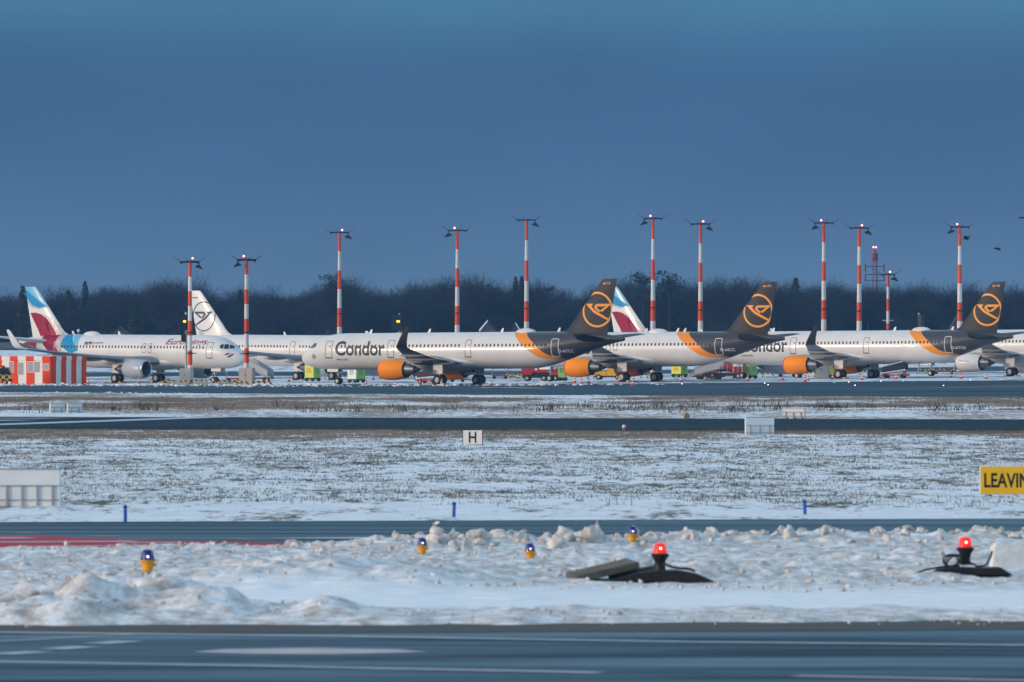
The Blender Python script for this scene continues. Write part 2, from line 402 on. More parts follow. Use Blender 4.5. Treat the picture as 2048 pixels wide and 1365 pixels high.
_n.links.new(mixc(_n, _mm.outputs[0], rampn(_n, _cr, [(.3, (.74, .76, .78)), (.6, (.84, .85, .86))]), _dk), _b.inputs['Base Color']); _b.inputs['Roughness'].default_value = .8; _b.inputs['Specular IOR Level'].default_value = .1
M_apron_snow = snow_mat("apron_packed_snow", .98, (.05, .052, .058), (.08, .08, .085), .05, .012, .5)
def asphalt(name, base_, streak=.5, ice=.62, sx=.012, sy=.30, r0=.26, r1=.36, wet=(.07, .34)):
    base = (base_[0] * .55, base_[1] * .8, base_[2] * 1.05)   # blue of the reflected sky put into the base colour
    m = bpy.data.materials.new(name); m.use_nodes = True; n, b = add_nodes(m)
    w = noise(n, mapped(n, (sx, sy, 1)), 1.0, 5, .6)
    fine = noise(n, mapped(n, (1, 1, 1)), 9.0, 3)
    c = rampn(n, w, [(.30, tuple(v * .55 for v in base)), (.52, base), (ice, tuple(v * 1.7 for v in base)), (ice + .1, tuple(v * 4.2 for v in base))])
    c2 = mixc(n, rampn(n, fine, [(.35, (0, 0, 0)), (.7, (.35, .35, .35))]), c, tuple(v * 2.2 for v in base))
    n.links.new(c2, b.inputs['Base Color'])
    r = n.nodes.new('ShaderNodeMapRange'); r.inputs['From Min'].default_value = .35; r.inputs['From Max'].default_value = .65
    r.inputs['To Min'].default_value = r0; r.inputs['To Max'].default_value = r1; n.links.new(w, r.inputs['Value'])
    # damp film: a share of the light is mirrored softly, the rest goes into the dark stone
    b.inputs['Specular IOR Level'].default_value = 0; b.inputs['Roughness'].default_value = .9
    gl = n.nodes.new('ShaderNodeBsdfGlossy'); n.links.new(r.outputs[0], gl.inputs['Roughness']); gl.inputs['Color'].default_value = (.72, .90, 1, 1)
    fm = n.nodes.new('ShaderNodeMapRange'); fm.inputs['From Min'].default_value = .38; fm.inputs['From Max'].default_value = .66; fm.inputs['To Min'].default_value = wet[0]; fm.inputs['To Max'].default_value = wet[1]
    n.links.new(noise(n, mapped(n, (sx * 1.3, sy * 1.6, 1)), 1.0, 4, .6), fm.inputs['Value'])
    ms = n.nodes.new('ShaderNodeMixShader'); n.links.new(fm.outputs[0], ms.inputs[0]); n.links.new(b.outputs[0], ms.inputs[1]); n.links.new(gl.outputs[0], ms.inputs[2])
    n.links.new(ms.outputs[0], [q for q in n.nodes if q.type == 'OUTPUT_MATERIAL'][0].inputs['Surface'])
    return m
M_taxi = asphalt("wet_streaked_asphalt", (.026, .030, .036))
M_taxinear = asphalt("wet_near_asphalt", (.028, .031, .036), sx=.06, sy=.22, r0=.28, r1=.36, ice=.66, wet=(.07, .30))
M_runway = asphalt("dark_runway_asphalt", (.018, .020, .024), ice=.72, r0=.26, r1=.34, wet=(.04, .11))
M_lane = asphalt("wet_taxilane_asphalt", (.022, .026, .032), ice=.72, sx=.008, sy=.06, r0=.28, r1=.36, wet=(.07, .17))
M_grit = mat("gravelly_road_edge", (.075, .068, .062), .85, var=.4, scale=14)
M_paintw = mat("worn_white_road_paint", (.48, .50, .53), .6, var=.25, scale=3, spec=.1)
M_paintr = mat("worn_red_road_paint", (.50, .025, .045), .6, var=.25, scale=1.2, spec=.05)
M_painty = mat("worn_yellow_road_paint", (.50, .33, .08), .6, var=.3, scale=2)

def edge(yl, yr, x0=-1, x1=1):
    """straight ground line through the photo's left and right borders"""
    a, b = gp(0, yl), gp(2048, yr); s = (b.y - a.y) / (b.x - a.x)
    return lambda X: a.y + (np.asarray(X, float) - a.x) * s
E = dict(lane_far=edge(771.5, 761), lane_near=edge(786, 797), rw_far=edge(833, 838.5), rw_near=edge(857, 867.5), tx_far=edge(1042, 1034.5), tx_near=edge(1102, 1080), fg_far=edge(1249, 1240))
hr = np.random.RandomState(3)
NT = {}
def vnoise(X, Y, cell, seed):
    """smooth value noise"""
    if seed not in NT: NT[seed] = np.random.RandomState(seed).rand(257, 257)
    r = NT[seed]; x, y = X / cell, Y / cell
    xi, yi = np.floor(x).astype(int), np.floor(y).astype(int); fx, fy = x - xi, y - yi
    fx, fy = fx * fx * (3 - 2 * fx), fy * fy * (3 - 2 * fy); g = lambda a, b: r[a % 257, b % 257]
    return (g(xi, yi) * (1 - fx) + g(xi + 1, yi) * fx) * (1 - fy) + (g(xi, yi + 1) * (1 - fx) + g(xi + 1, yi + 1) * fx) * fy
def sheet(name, far, near, xr, nx, ny, m, lift=0, relief=None, smooth=True, skirt=0):
    xs = np.linspace(-xr, xr, nx); t = np.linspace(0, 1, ny)
    X = np.repeat(xs[None, :], ny, 0); N = near(xs) if callable(near) else np.full(nx, near); Fa = far(xs) if callable(far) else np.full(nx, far)
    Y = N[None, :] + (Fa - N)[None, :] * t[:, None]
    Z = gz(X, Y) + lift
    if relief is not None: Z = Z + relief(X, Y, t[:, None])
    V = np.stack([X, Y, Z], -1).reshape(-1, 3)
    i = np.arange(nx - 1)[None, :] + (np.arange(ny - 1) * nx)[:, None]; i = i.ravel()
    return mesh_np(name, V, np.stack([i, i + 1, i + nx + 1, i + nx], -1), m, None, smooth)

# the land as one sheet to the horizon, a hand's breadth below the finished surfaces
xs = np.concatenate([[-6000, -2000, -800], np.linspace(-400, 400, 33), [800, 2000, 6000]])
ys = np.concatenate([[-3000, -200], np.linspace(0, 1600, 33), np.linspace(1640, 1960, 17), [2300, 3200, 6000, 14000]])
XX, YY = np.meshgrid(xs, ys); ZZ = gz(XX, YY) - .22
i = (np.arange(len(xs) - 1)[None, :] + (np.arange(len(ys) - 1) * len(xs))[:, None]).ravel()
struct(mesh_np('ground', np.stack([XX, YY, ZZ], -1).reshape(-1, 3), np.stack([i, i + 1, i + len(xs) + 1, i + len(xs)], -1), M_field, None, True))

e1 = lambda t: np.minimum(1, np.minimum(t, 1 - t) * 14)
def rel_field(X, Y, t):
    return (.05 * vnoise(X, Y, 3.1, 1) + .06 * vnoise(X, Y, 1.05, 2) + .05 * vnoise(X, Y, .43, 5) + .16 * (vnoise(X, Y, 17, 4) - .5)) * e1(t) - .06 * (1 - e1(t)) ** 4
def rel_verge(X, Y, t): return (.10 * vnoise(X, Y, 6, 6) + .10 * vnoise(X, Y, 1.7, 7)) * e1(t) - .06 * (1 - e1(t)) ** 4
def rel_near(X, Y, t):
    t = np.broadcast_to(t, X.shape)
    d = (1 - t)   # 1 at the foreground road edge
    fgb = np.exp(-((t - .07) / .05) ** 2)
    left = np.clip((-X - 1.2) / 4, 0, 1) + .22
    return (.03 * vnoise(X, Y, 2.2, 8) + .035 * vnoise(X, Y, .7, 9) * (t > .22) + .17 * (.7 * vnoise(X, Y, .30, 10) + .3 * vnoise(X, Y, .15, 33)) ** 1.6 * sstep(.28, .42, t) * (.25 + 1.1 * vnoise(X, Y, 2.2, 31))
            + fgb * left * (.52 * vnoise(X, Y, .9, 11) ** 1.5 + .20 * vnoise(X, Y, .32, 12))
            + np.exp(-((t - .93) / .045) ** 2) * np.clip((X + 4.6) / 2, 0, 1) * (.17 * vnoise(X, Y, .8, 61) + .10 * vnoise(X, Y, .3, 62)) + np.exp(-((t - .42) / .13) ** 2) * np.exp(-((X + 2.9) / 2.6) ** 2) * (.22 + .2 * vnoise(X, Y, .5, 13))) * np.minimum(1, t * 40) * np.minimum(1, (1 - t) * 25) - .012 - .07 * (1 - np.minimum(1, t * 90)) - .07 * (1 - np.minimum(1, (1 - t) * 60))
struct(sheet('snow_field', E['tx_far'], E['rw_near'], 40, 280, 500, M_field, 0, rel_field))
struct(sheet('grass_verge', E['rw_far'], E['lane_near'], 60, 200, 230, M_verge, 0, rel_verge))
def land_z(X, Y):
    """top of the snow or turf at a point of the field or the verge"""
    z = gz(X, Y)
    for fa, ne, rel in ((E['tx_far'], E['rw_near'], rel_field), (E['rw_far'], E['lane_near'], rel_verge)):
        a, b = fa(X), ne(X); t = (Y - a) / (b - a); ins = (t > 0) & (t < 1)
        z = np.where(ins, gz(X, Y) + rel(X, Y, np.clip(t, 0, 1)), z)
    return z
def strip_near(X):
    X = np.asarray(X, float); return E['fg_far'](X) + .9 * (vnoise(X, X * 0, .8, 21) - .5) + 1.2 * (vnoise(X, X * 0, 3.0, 22) - .5)
def strip_z(X, Y):
    X, Y = np.atleast_1d(np.asarray(X, float)), np.atleast_1d(np.asarray(Y, float)); a, b = strip_near(X), E['tx_near'](X); t = np.clip((Y - a) / (b - a), 0, 1)
    return np.where((Y > a) & (Y < b), .02 + rel_near(X, Y, t), -.03)
struct(sheet('snow_strip', E['tx_near'], strip_near, 15, 360, 500, M_near, .02, rel_near))
apron = struct(sheet('apron', 1640, E['lane_far'], 130, 60, 60, M_apron_snow, -.01))
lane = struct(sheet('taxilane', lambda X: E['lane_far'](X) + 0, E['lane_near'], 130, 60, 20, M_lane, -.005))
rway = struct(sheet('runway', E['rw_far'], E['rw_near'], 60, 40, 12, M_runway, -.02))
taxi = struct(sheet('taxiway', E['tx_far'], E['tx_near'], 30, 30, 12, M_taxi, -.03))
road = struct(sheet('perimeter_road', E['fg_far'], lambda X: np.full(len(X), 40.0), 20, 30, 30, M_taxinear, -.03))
shoulder = struct(sheet('road_shoulder', lambda X: E['fg_far'](X) + .9, lambda X: E['fg_far'](X) - 3.6, 16, 60, 6, M_grit, -.024))
far_taxi = struct(sheet('far_taxiway', 1560, 1320, 200, 40, 12, M_lane, .0))
bank_road = struct(sheet('bank_road', 1890, 1812, 200, 40, 12, M_grit, .05))

def ribbon(name, pts, w, m, parent, z):
    """painted strip along ground pixels; w in metres (measured across the depth)"""
    g = [gp(*p) for p in pts]; V = []; Fc = []
    for k, q in enumerate(g):
        a = g[max(0, k - 1)]; b = g[min(len(g) - 1, k + 1)]; d = Vector((b.x - a.x, b.y - a.y)).normalized(); nn = Vector((-d.y, d.x))
        ww = w[k] if isinstance(w, (list, tuple)) else w
        V += [(q.x + nn.x * ww / 2, q.y + nn.y * ww / 2, q.z + z), (q.x - nn.x * ww / 2, q.y - nn.y * ww / 2, q.z + z)]
    Fc = [(2 * k, 2 * k + 1, 2 * k + 3, 2 * k + 2) for k in range(len(g) - 1)]
    mb = MB(); mb.add(V, Fc); return mb.build(name, m, parent)
def patch(name, pts, m, parent, z):
    g = [gp(*p) for p in pts]; mb = MB(); mb.add([(q.x, q.y, q.z + z) for q in g], [tuple(range(len(g)))]); return mb.build(name, m, parent)
# foreground road paint
ribbon('edge_line', [(-60, 1261), (700, 1270), (1400, 1281), (2110, 1288)], .42, M_paintw, road, -.02)
ribbon('centre_line', [(-60, 1319), (500, 1328), (1060, 1339), (1200, 1342)], .40, M_paintw, road, -.022)
ribbon('centre_line', [(1590, 1348), (2110, 1358)], .34, M_paintw, road, -.022)
ribbon('thin_line', [(-60, 1283), (140, 1272), (300, 1264)], .16, M_paintw, road, -.022)
for a, b in (((0, 1305), (80, 1300)), ((105, 1295), (172, 1290)), ((190, 1284), (262, 1279))): ribbon('dash', [a, b], .45, M_paintw, road, -.022)
ribbon('pale_blotch', [(392, 1301), (480, 1300), (620, 1299), (760, 1300), (850, 1301)], [.2, 1.9, 2.4, 1.7, .15], mat("faded_pink_white_paint", (.50, .42, .44), .6, var=.3, scale=1.5), road, -.022)
# taxiway paint
patch('red_marking', [(-80, 1068), (60, 1070), (330, 1079), (680, 1087), (560, 1089), (-80, 1099)], M_paintr, taxi, -.024)
for k, (a, b, w) in enumerate([((-60, 1075), (60, 1074), 1.1), ((-60, 1083), (270, 1081), .9), ((40, 1092), (480, 1087), .8), ((250, 1084), (360, 1083), .7)]):
    ribbon('white_streak', [a, b], w, M_paintw, taxi, -.018)
ribbon('ice_streak', [(540, 1075), (720, 1074), (930, 1075)], [.3, 1.6, .3], M_paintw, taxi, -.02)
ribbon('ice_streak', [(-60, 1102.5), (300, 1097), (620, 1093)], .7, M_paintw, taxi, -.02)
for a, b in (((30, 1064), (80, 1065)), ((180, 1069.5), (235, 1071)), ((455, 1075.5), (510, 1077))): ribbon('yellow_dash', [a, b], .35, M_painty, taxi, -.02)
# runway paint at the left
ribbon('diagonal_line', [(-40, 850), (200, 842), (440, 833.5)], 2.6, M_paintw, rway, -.012)
ribbon('bar', [(-40, 838.6), (110, 837)], 2.2, M_paintw, rway, -.012); ribbon('bar', [(-40, 835), (220, 834.2)], 1.6, M_paintw, rway, -.012)
ribbon('bar', [(-40, 842), (50, 840.5)], 2.0, M_paintw, rway, -.012)
# taxilane guide lines
ribbon('guide_line', [(950, 776.5), (1000, 775), (1090, 777.5)], [1.2, 4.0, .8], M_painty, lane, .004)
ribbon('guide_line', [(1690, 779), (1880, 776), (2110, 772)], [.6, 4.0, 6.0], mat("worn_ochre_line", (.16, .13, .11), .7, var=.3, scale=.4), lane, .004)
ribbon('guide_line', [(1380, 774), (1470, 773), (1590, 771)], [.5, 3.0, .5], mat("worn_pale_line", (.20, .18, .17), .7, var=.3, scale=.4), lane, .004)
# a ridge of swept snow along the far side of the lane
snowridge = [gp(x, y) for x, y in [(-40, 775), (500, 775.5), (1000, 772), (1500, 767), (1700, 764.5)]]
# ------------------------------------------------------------------ airliners
# hull outline: distance from the nose, top, bottom, half width
NOSE = [(0, 3.14, 3.04, .05), (.10, 3.44, 2.78, .34), (.30, 3.70, 2.58, .60), (.6, 3.93, 2.40, .84), (1.0, 4.16, 2.24, 1.07), (1.4, 4.40, 2.12, 1.25),
        (1.8, 4.74, 2.04, 1.42), (2.2, 5.04, 1.98, 1.55), (2.7, 5.32, 1.92, 1.67), (3.4, 5.58, 1.86, 1.79), (4.4, 5.80, 1.82, 1.90), (5.5, 5.91, 1.80, 1.96), (7, 5.94, 1.79, 1.975)]
TAIL = [(13.2, 5.94, 1.79, 1.975), (11.6, 5.94, 1.86, 1.96), (10, 5.94, 2.10, 1.90), (8, 5.92, 2.62, 1.72), (6, 5.86, 3.24, 1.40), (4, 5.75, 3.86, 1.0), (2, 5.55, 4.42, .58), (.6, 5.34, 4.72, .34), (0, 5.22, 4.80, .24)]
PITCH = .006
class Hull:
    def __init__(s, L, G):
        s.L, s.G = L, G
        st = NOSE + [(L - d, t, b, w) for d, t, b, w in TAIL]
        s.x = np.array([q[0] for q in st]); s.t = np.array([q[1] for q in st]); s.b = np.array([q[2] for q in st]); s.w = np.array([q[3] for q in st])
    def _i(s, a, x):
        # monotone cubic interpolation
        xs = s.x; h = np.diff(xs); d = np.diff(a) / h; m = np.zeros(len(a))
        m[0], m[-1] = d[0], d[-1]
        for i in range(1, len(a) - 1):
            m[i] = 0 if d[i - 1] * d[i] <= 0 else 2 * d[i - 1] * d[i] / (d[i - 1] + d[i])
        i = int(np.clip(np.searchsorted(xs, x) - 1, 0, len(h) - 1)); t = np.clip((x - xs[i]) / h[i], 0, 1)
        return ((1 + 2 * t) * (1 - t) ** 2 * a[i] + t * (1 - t) ** 2 * h[i] * m[i] + t * t * (3 - 2 * t) * a[i + 1] + t * t * (t - 1) * h[i] * m[i + 1])
    def dz(s, x): return PITCH * (x - s.G)
    def sec(s, x):
        t, b, w = s._i(s.t, x), s._i(s.b, x), s._i(s.w, x); return (t + b) / 2 + s.dz(x), (t - b) / 2, w
    def side(s, sgn, off=.012):
        def f(x, z):
            x = min(max(x, .02), s.L); zc, hz, w = s.sec(x); q = (z - zc) / hz; q = max(-.999, min(.999, q)); c = math.sqrt(1 - q * q)
            ny, nz = c / w, q / hz; l = math.hypot(ny, nz)
            return Vector((x, sgn * (w * c + off * ny / l), zc + q * hz + off * nz / l))
        return f
    def mesh(s, n=56):
        xs = list(np.concatenate([np.array([0, .03, .08, .15, .25, .4, .6, .8]), np.arange(1, 7, .25), np.arange(7, s.L - 13, 1.5), np.arange(s.L - 13, s.L, .35), [s.L]]))
        mb = MB(); V = []
        for x in xs:
            zc, hz, w = s.sec(x)
            V += [(x, w * math.cos(2 * math.pi * i / n), zc + hz * math.sin(2 * math.pi * i / n)) for i in range(n)]
        Fc = [(k * n + i, k * n + (i + 1) % n, (k + 1) * n + (i + 1) % n, (k + 1) * n + i) for k in range(len(xs) - 1) for i in range(n)]
        Fc += [tuple(range(n)), tuple((len(xs) - 1) * n + i for i in range(n))]
        mb.add(V, Fc); return mb

AF = [(1, 0), (.85, .035), (.65, .075), (.45, .10), (.28, .105), (.15, .088), (.06, .06), (.015, .03), (0, 0), (.015, -.018), (.06, -.03), (.15, -.036), (.28, -.036), (.45, -.03), (.65, -.016), (.85, -.005)]
SYM = [(1, 0), (.85, .024), (.65, .05), (.45, .066), (.28, .066), (.15, .054), (.06, .036), (.015, .018), (0, 0)]
SYM = SYM + [(x, -t) for x, t in SYM[-2:0:-1]]
def loft(secs, prof):
    """secs: (leading edge point, chord, thickness factor, up vector)"""
    mb = MB(); V = []; n = len(prof)
    for le, c, tk, up in secs:
        V += [Vector(le) + Vector((c * x, 0, 0)) + Vector(up) * (t * c * tk) for x, t in prof]
    Fc = [(k * n + i, k * n + (i + 1) % n, (k + 1) * n + (i + 1) % n, (k + 1) * n + i) for k in range(len(secs) - 1) for i in range(n)]
    Fc += [tuple(range(n)), tuple((len(secs) - 1) * n + i for i in range(n))]
    mb.add(V, Fc); return mb

# fin outline seen from the side: (distance from tail end, height)
def fin_le(z): return np.interp(z, [5.6, 5.95, 6.25, 6.7, 7.2, 11.5, 11.8], [9.2, 8.1, 7.55, 7.1, 6.72, 3.06, 2.72])
def fin_te(z): return np.interp(z, [5.3, 11.8], [2.25, .92])
def fin_half(H, x, z):
    zz = z - H.dz(x); d = H.L - x; a, b = fin_le(zz), fin_te(zz); c = max(.1, a - b); t = np.clip((a - d) / c, 0, 1)
    return float(np.interp(t, [p[0] for p in SYM[8::-1]], [p[1] for p in SYM[8::-1]])) * c * .75

def wheel(r, w, parent, loc, hubmat):
    mb = MB(); mb.lathe([(-w / 2, r * .55), (-w / 2, r * .82), (-w * .36, r * .96), (-w * .15, r), (w * .15, r), (w * .36, r * .96), (w / 2, r * .82), (w / 2, r * .55)], 24, 'y'); mb.f = mb.f[:-2]; mb.m = mb.m[:-2]
    t = mb.build('tyre', M_tyre, parent, True); t.location = loc
    mb = MB(); mb.lathe([(-w * .42, .02), (-w * .46, r * .2), (-w * .42, r * .3), (-w * .34, r * .5), (-w * .5, r * .56), (w * .5, r * .56), (w * .34, r * .5), (w * .42, r * .3), (w * .46, r * .2), (w * .42, .02)], 20, 'y')
    h = mb.build('wheel_hub', hubmat, parent, True); h.location = loc

def engine(P, x, y, z, cowl, lip, H, sc=1.0, mark=None, side=-1):
    e = empty('engine', (x, y, z), 0, P)
    mb = MB(); mb.lathe([(.22, .86), (.1, 1.0), (.25, 1.075), (.7, 1.16), (1.5, 1.19), (2.3, 1.13), (3.0, 1.02), (3.4, .93), (3.38, .90), (2.6, .92)], 36, 'x'); mb.f = mb.f[:-2]; mb.m = mb.m[:-2]
    mb.build('nacelle', cowl, e, True)
    mb = MB(); mb.lathe([(.6, .84), (.25, .86), (.06, .92), (0, .97), (.06, 1.02), (.12, 1.035), (.2, 1.052)], 36, 'x'); mb.f = mb.f[:-2]; mb.m = mb.m[:-2]
    mb.build('intake_lip', lip, e, True)
    mb = MB(); mb.lathe([(.25, .02), (.5, .22), (.85, .30), (.86, .9), (.95, .9)], 24, 'x'); mb.build('fan', M_dark, e, True)
    mb = MB(); mb.lathe([(2.5, .88), (2.8, .80), (3.4, .70), (4.1, .56), (4.6, .44), (4.6, .40), (4.2, .38)], 28, 'x'); mb.build('core_nozzle', M_metal, e, True)
    mb = MB(); mb.lathe([(4.2, .34), (4.6, .30), (5.1, .2), (5.4, .04)], 20, 'x'); mb.build('exhaust_plug', M_dark, e, True)
    mb = MB(); mb.lathe([(3.36, .94), (3.43, .935), (3.44, .91), (3.36, .90)], 32, 'x'); mb.f = mb.f[:-2]; mb.m = mb.m[:-2]; mb.build('cowl_edge', M_dark, e, True)
    mb = MB(); mb.prism([(.9, 1.05), (2.2, 1.30), (3.6, 1.28), (5.4, 1.12), (5.7, .85), (4.4, .72), (3.2, .55), (1.2, .9)], -.2, .2)
    mb.build('pylon', M_wing, e, False, .04)
    mb = MB(); mb.prism([(1.0, 1.14), (1.35, 1.19), (1.4, 1.15), (1.05, 1.10)], side * .45 - .02, side * .45 + .02)
    mb.build('cowl_strake', cowl, e)
    if mark:
        me = text_mesh(mark[0], .2); bm = fit_mesh(me, *mark[1])
        def f(px, pz):
            rr = np.interp(px, [.7, 1.5, 2.3], [1.16, 1.19, 1.13]) + .01; return Vector((px, side * math.sqrt(max(.01, rr * rr - pz * pz)), pz))
        decal(bm, f, 'lettering', mark[2], e, .1)
    return e

def airliner(spec):
    L, G, side = spec['L'], spec['G'], spec['side']
    H = Hull(L, G)
    rz = spec['rz']; ca, sa = math.cos(rz), math.sin(rz)
    g = gp(*spec['gear']); gy = side * 3.8        # where the nearer main wheels stand
    loc = Vector((g.x - (ca * G - sa * gy), g.y - (sa * G + ca * gy), g.z))
    P = empty('airliner', loc, rz); tag(P, spec['label'], 'airliner', spec.get('group'))
    body = H.mesh().build('fuselage', spec['body'], P, True)
    S = H.side(side)
    # cabin windows share one pane
    wz = 4.44
    mb = MB(); ov = [(.115 * math.copysign(abs(math.cos(a)) ** .6, math.cos(a)), .165 * math.copysign(abs(math.sin(a)) ** .6, math.sin(a))) for a in [2 * math.pi * i / 14 for i in range(14)]]
    bm = poly_bm([ov]); x00 = 20.0; z00 = wz + H.dz(x00)
    first = None
    for seg in spec['windows']:
        x = seg[0]
        while x < seg[1]:
            if first is None:
                for v in bm.verts: v.co.x += x00; v.co.z += z00
                for v in bm.verts:
                    q = H.side(side, .015)(v.co.x, v.co.z); v.co = q - Vector((x00, 0, H.dz(x00)))
                me = bpy.data.meshes.new('window'); bm.to_mesh(me); bm.free(); me.materials.append(M_glass); first = me
            o = bpy.data.objects.new('window', first); COL.objects.link(o); o.parent = body; o.location = (x, 0, H.dz(x)); x += .533
    # cockpit panes on both sides
    for sg in (-1, 1):
        f = H.side(sg, .012)
        dz0 = H.dz(2)
        for poly in ([(1.42, 4.36), (1.74, 4.30), (2.02, 4.80), (1.78, 4.70)], [(1.80, 4.29), (2.34, 4.28), (2.50, 4.86), (2.10, 4.82)], [(2.41, 4.29), (2.86, 4.38), (2.98, 4.78), (2.58, 4.86)]):
            decal(poly_bm([[(a, b + dz0) for a, b in poly]]), f, 'cockpit_window', M_cockpit, body, .08, .12)
    # doors: rounded outlines on the skin
    for d in spec['doors']:
        x, w, z0, z1, m = d[:5]
        zz = H.dz(x); r = .13; out = []
        for cx_, cz_, a0 in ((x + w - r, z1 - r, 0), (x + r, z1 - r, 90), (x + r, z0 + r, 180), (x + w - r, z0 + r, 270)):
            out += arc(cx_, cz_ + zz, r, R(a0), R(a0 + 90), 4)
        dr = decal(poly_bm(stroke(out, .065, True)), S, 'door', m, body, .1)
        if w > .6:
            if m is M_doorline: decal(poly_bm([[(x - .04, z0 + zz - .06), (x + w + .04, z0 + zz - .06), (x + w + .04, z0 + zz + .06), (x - .04, z0 + zz + .06)]]), H.side(side, .02), 'door_sill', M_doorline, dr)
            decal(poly_bm([arc(x + w * (.68 if side < 0 else .32), wz + .02 + zz, .09, 0, 2 * math.pi, 10)[:-1]]), H.side(side, .018), 'door_window', M_glass, dr)
    for body_t, box, m, sh, wt in spec['text']:
        me = text_mesh(body_t, sh, wt)
        if side > 0:   # lettering runs from tail to nose on this side
            bm = fit_mesh(me, 0, 1, box[2], box[3])
            for v in bm.verts: v.co.x = box[1] - v.co.x * (box[1] - box[0])
        else: bm = fit_mesh(me, *box)
        decal(bm, H.side(side, .02), 'lettering', m, body, .07)
    for polys, m in spec.get('hull_art', []):
        decal(poly_bm(polys), H.side(side, .010), 'painted_panel', m, body, .06, .4)
    # belly fairing
    mb = MB(); V = []; n = 32; xs = np.linspace(G - 8.5, G + 5.2, 30)
    for x in xs:
        t = (x - (G - 8.5)) / 13.7; k = max(0.001, math.sin(math.pi * t ** .9)) ** .45
        V += [(x, 2.12 * k * math.cos(2 * math.pi * i / n) * (1 if math.sin(2 * math.pi * i / n) < 0 else 1), 2.62 + H.dz(x) + (1.08 * k * math.sin(2 * math.pi * i / n))) for i in range(n)]
    mb.add(V, [(k * n + i, k * n + (i + 1) % n, (k + 1) * n + (i + 1) % n, (k + 1) * n + i) for k in range(29) for i in range(n)])
    mb.build('belly_fairing', spec.get('fairing', M_white), body, True)
    # wings with turned-up tips
    for sg in (-1, 1):
        secs = []
        for y, xl, c, z, tk in ((1.4, -5.5, 7.3, 2.45, 1.15), (2.0, -5.2, 6.7, 2.52, 1.15), (4.2, -3.95, 5.35, 2.72, 1.0), (6.4, -2.75, 4.05, 2.93, .95), (10, -.65, 3.15, 3.32, .9), (14, 1.65, 2.2, 3.83, .85), (16.6, 3.15, 1.6, 4.18, .8)):
            secs.append(((G + xl, sg * y, z), c, tk, (0, 0, 1)))
        w = loft(secs, AF).build('wing', M_wing, P, True)
        if spec.get('sharklet', True):
            secs = [((G + 3.15, sg * 16.6, 4.18), 1.6, .8, (0, 0, 1)), ((G + 3.42, sg * 17.0, 4.29), 1.5, .8, (0, -sg * .35, .93)), ((G + 3.75, sg * 17.3, 4.6), 1.35, .8, (0, -sg * .8, .6)), ((G + 4.15, sg * 17.47, 5.1), 1.1, .8, (0, -sg * .97, .2)), ((G + 5.05, sg * 17.7, 6.35), .62, .8, (0, -sg, .15)), ((G + 5.3, sg * 17.73, 6.55), .34, .8, (0, -sg, .15))]
            loft(secs, AF).build('winglet', spec['winglet'], w, True)
        for y, xt, ln in ((4.0, 1.3, 2.6), (8.2, .9, 3.6), (11.8, 2.4, 3.1)):
            zt = np.interp(y, [2, 6.4, 10, 16.6], [2.5, 2.9, 3.3, 4.15]) - .22
            V = MB(); V.lathe([(-ln * .6, .02), (-ln * .45, .16), (-ln * .1, .24), (ln * .2, .2), (ln * .5, .02)], 12, 'x', (G + xt - .3, sg * y, zt)); V.build('flap_fairing', M_wing, w, True)
        # aileron and flap gap lines
        V = MB(); V.add([(G + 1.0, sg * 6.3, 2.86), (G + 1.08, sg * 6.3, 2.86), (G + 4.2, sg * 16.2, 4.10), (G + 4.12, sg * 16.2, 4.10)], [(0, 1, 2, 3)]); V.build('flap_gap', M_dark, w)
        engine(P, G - 6.65, sg * 5.75, 1.72, spec['cowl'], spec['lip'], H, mark=spec.get('cowl_mark') if sg == side else None, side=sg)
        # tailplane
        dz = H.dz(L - 4)
        secs = [((L - 6.3, sg * .5, 5.02 + dz), 4.2, 1.1, (0, 0, 1)), ((L - 5.6, sg * 1.2, 5.10 + dz), 3.8, 1.1, (0, 0, 1)), ((L - 2.75, sg * 6.0, 5.60 + dz), 1.6, 1, (0, 0, 1)), ((L - 2.45, sg * 6.22, 5.62 + dz), 1.1, .8, (0, 0, 1))]
        loft(secs, SYM).build('tailplane', spec.get('stab', M_wing), P, True)
        # main gear
        ge = empty('main_gear', (G, sg * 3.8, 0), 0, P)
        mb = MB(); mb.cyl((0, 0, .58), (0, 0, 1.5), .10, n=12); mb.cyl((0, 0, 1.45), (-.1, 0, 2.9), .16, n=12); mb.cyl((0, -sg * .1, 1.2), (.2, -sg * 1.5, 2.5), .06, n=8); mb.cyl((0, -.46, .575), (0, .46, .575), .1, n=10)
        mb.build('gear_strut', M_strut, ge, True)
        for yy in (-.46, .46): wheel(.575, .42, ge, (0, yy, .575), M_hub)
        mb = MB(); mb.box(-.75, .55, sg * .28 - .02, sg * .28 + .02, 1.25, 2.75); mb.build('gear_door', M_white, ge)
        mb = MB(); mb.box(-.95, -.62, -.5, .5, 0.0, .17); mb.box(.62, .95, -.5, .5, 0, .17); mb.build('wheel_chock', M_yellow, ge)
    ng = empty('nose_gear', (5.05, 0, 0), 0, P)
    mb = MB(); mb.cyl((0, 0, .4), (0, 0, 1.2), .07, n=10); mb.cyl((0, 0, 1.1), (.15, 0, 2.2), .11, n=10); mb.cyl((0, -.28, .39), (0, .28, .39), .06, n=8); mb.cyl((0, 0, 1.0), (-1.0, 0, 2.0), .05, n=8)
    mb.build('gear_strut', M_strut, ng, True)
    for yy in (-.25, .25): wheel(.39, .24, ng, (0, yy, .39), M_hub)
    for yy in (-.42, .42):
        mb = MB(); mb.box(-1.3, .25, yy - .015, yy + .015, 1.45, 2.05); mb.build('gear_door', M_white, ng)
    # fin
    zs = [5.3, 5.6, 5.95, 6.25, 6.7, 7.2, 8.2, 9.2, 10.2, 11.5, 11.72, 11.8]; secs = []
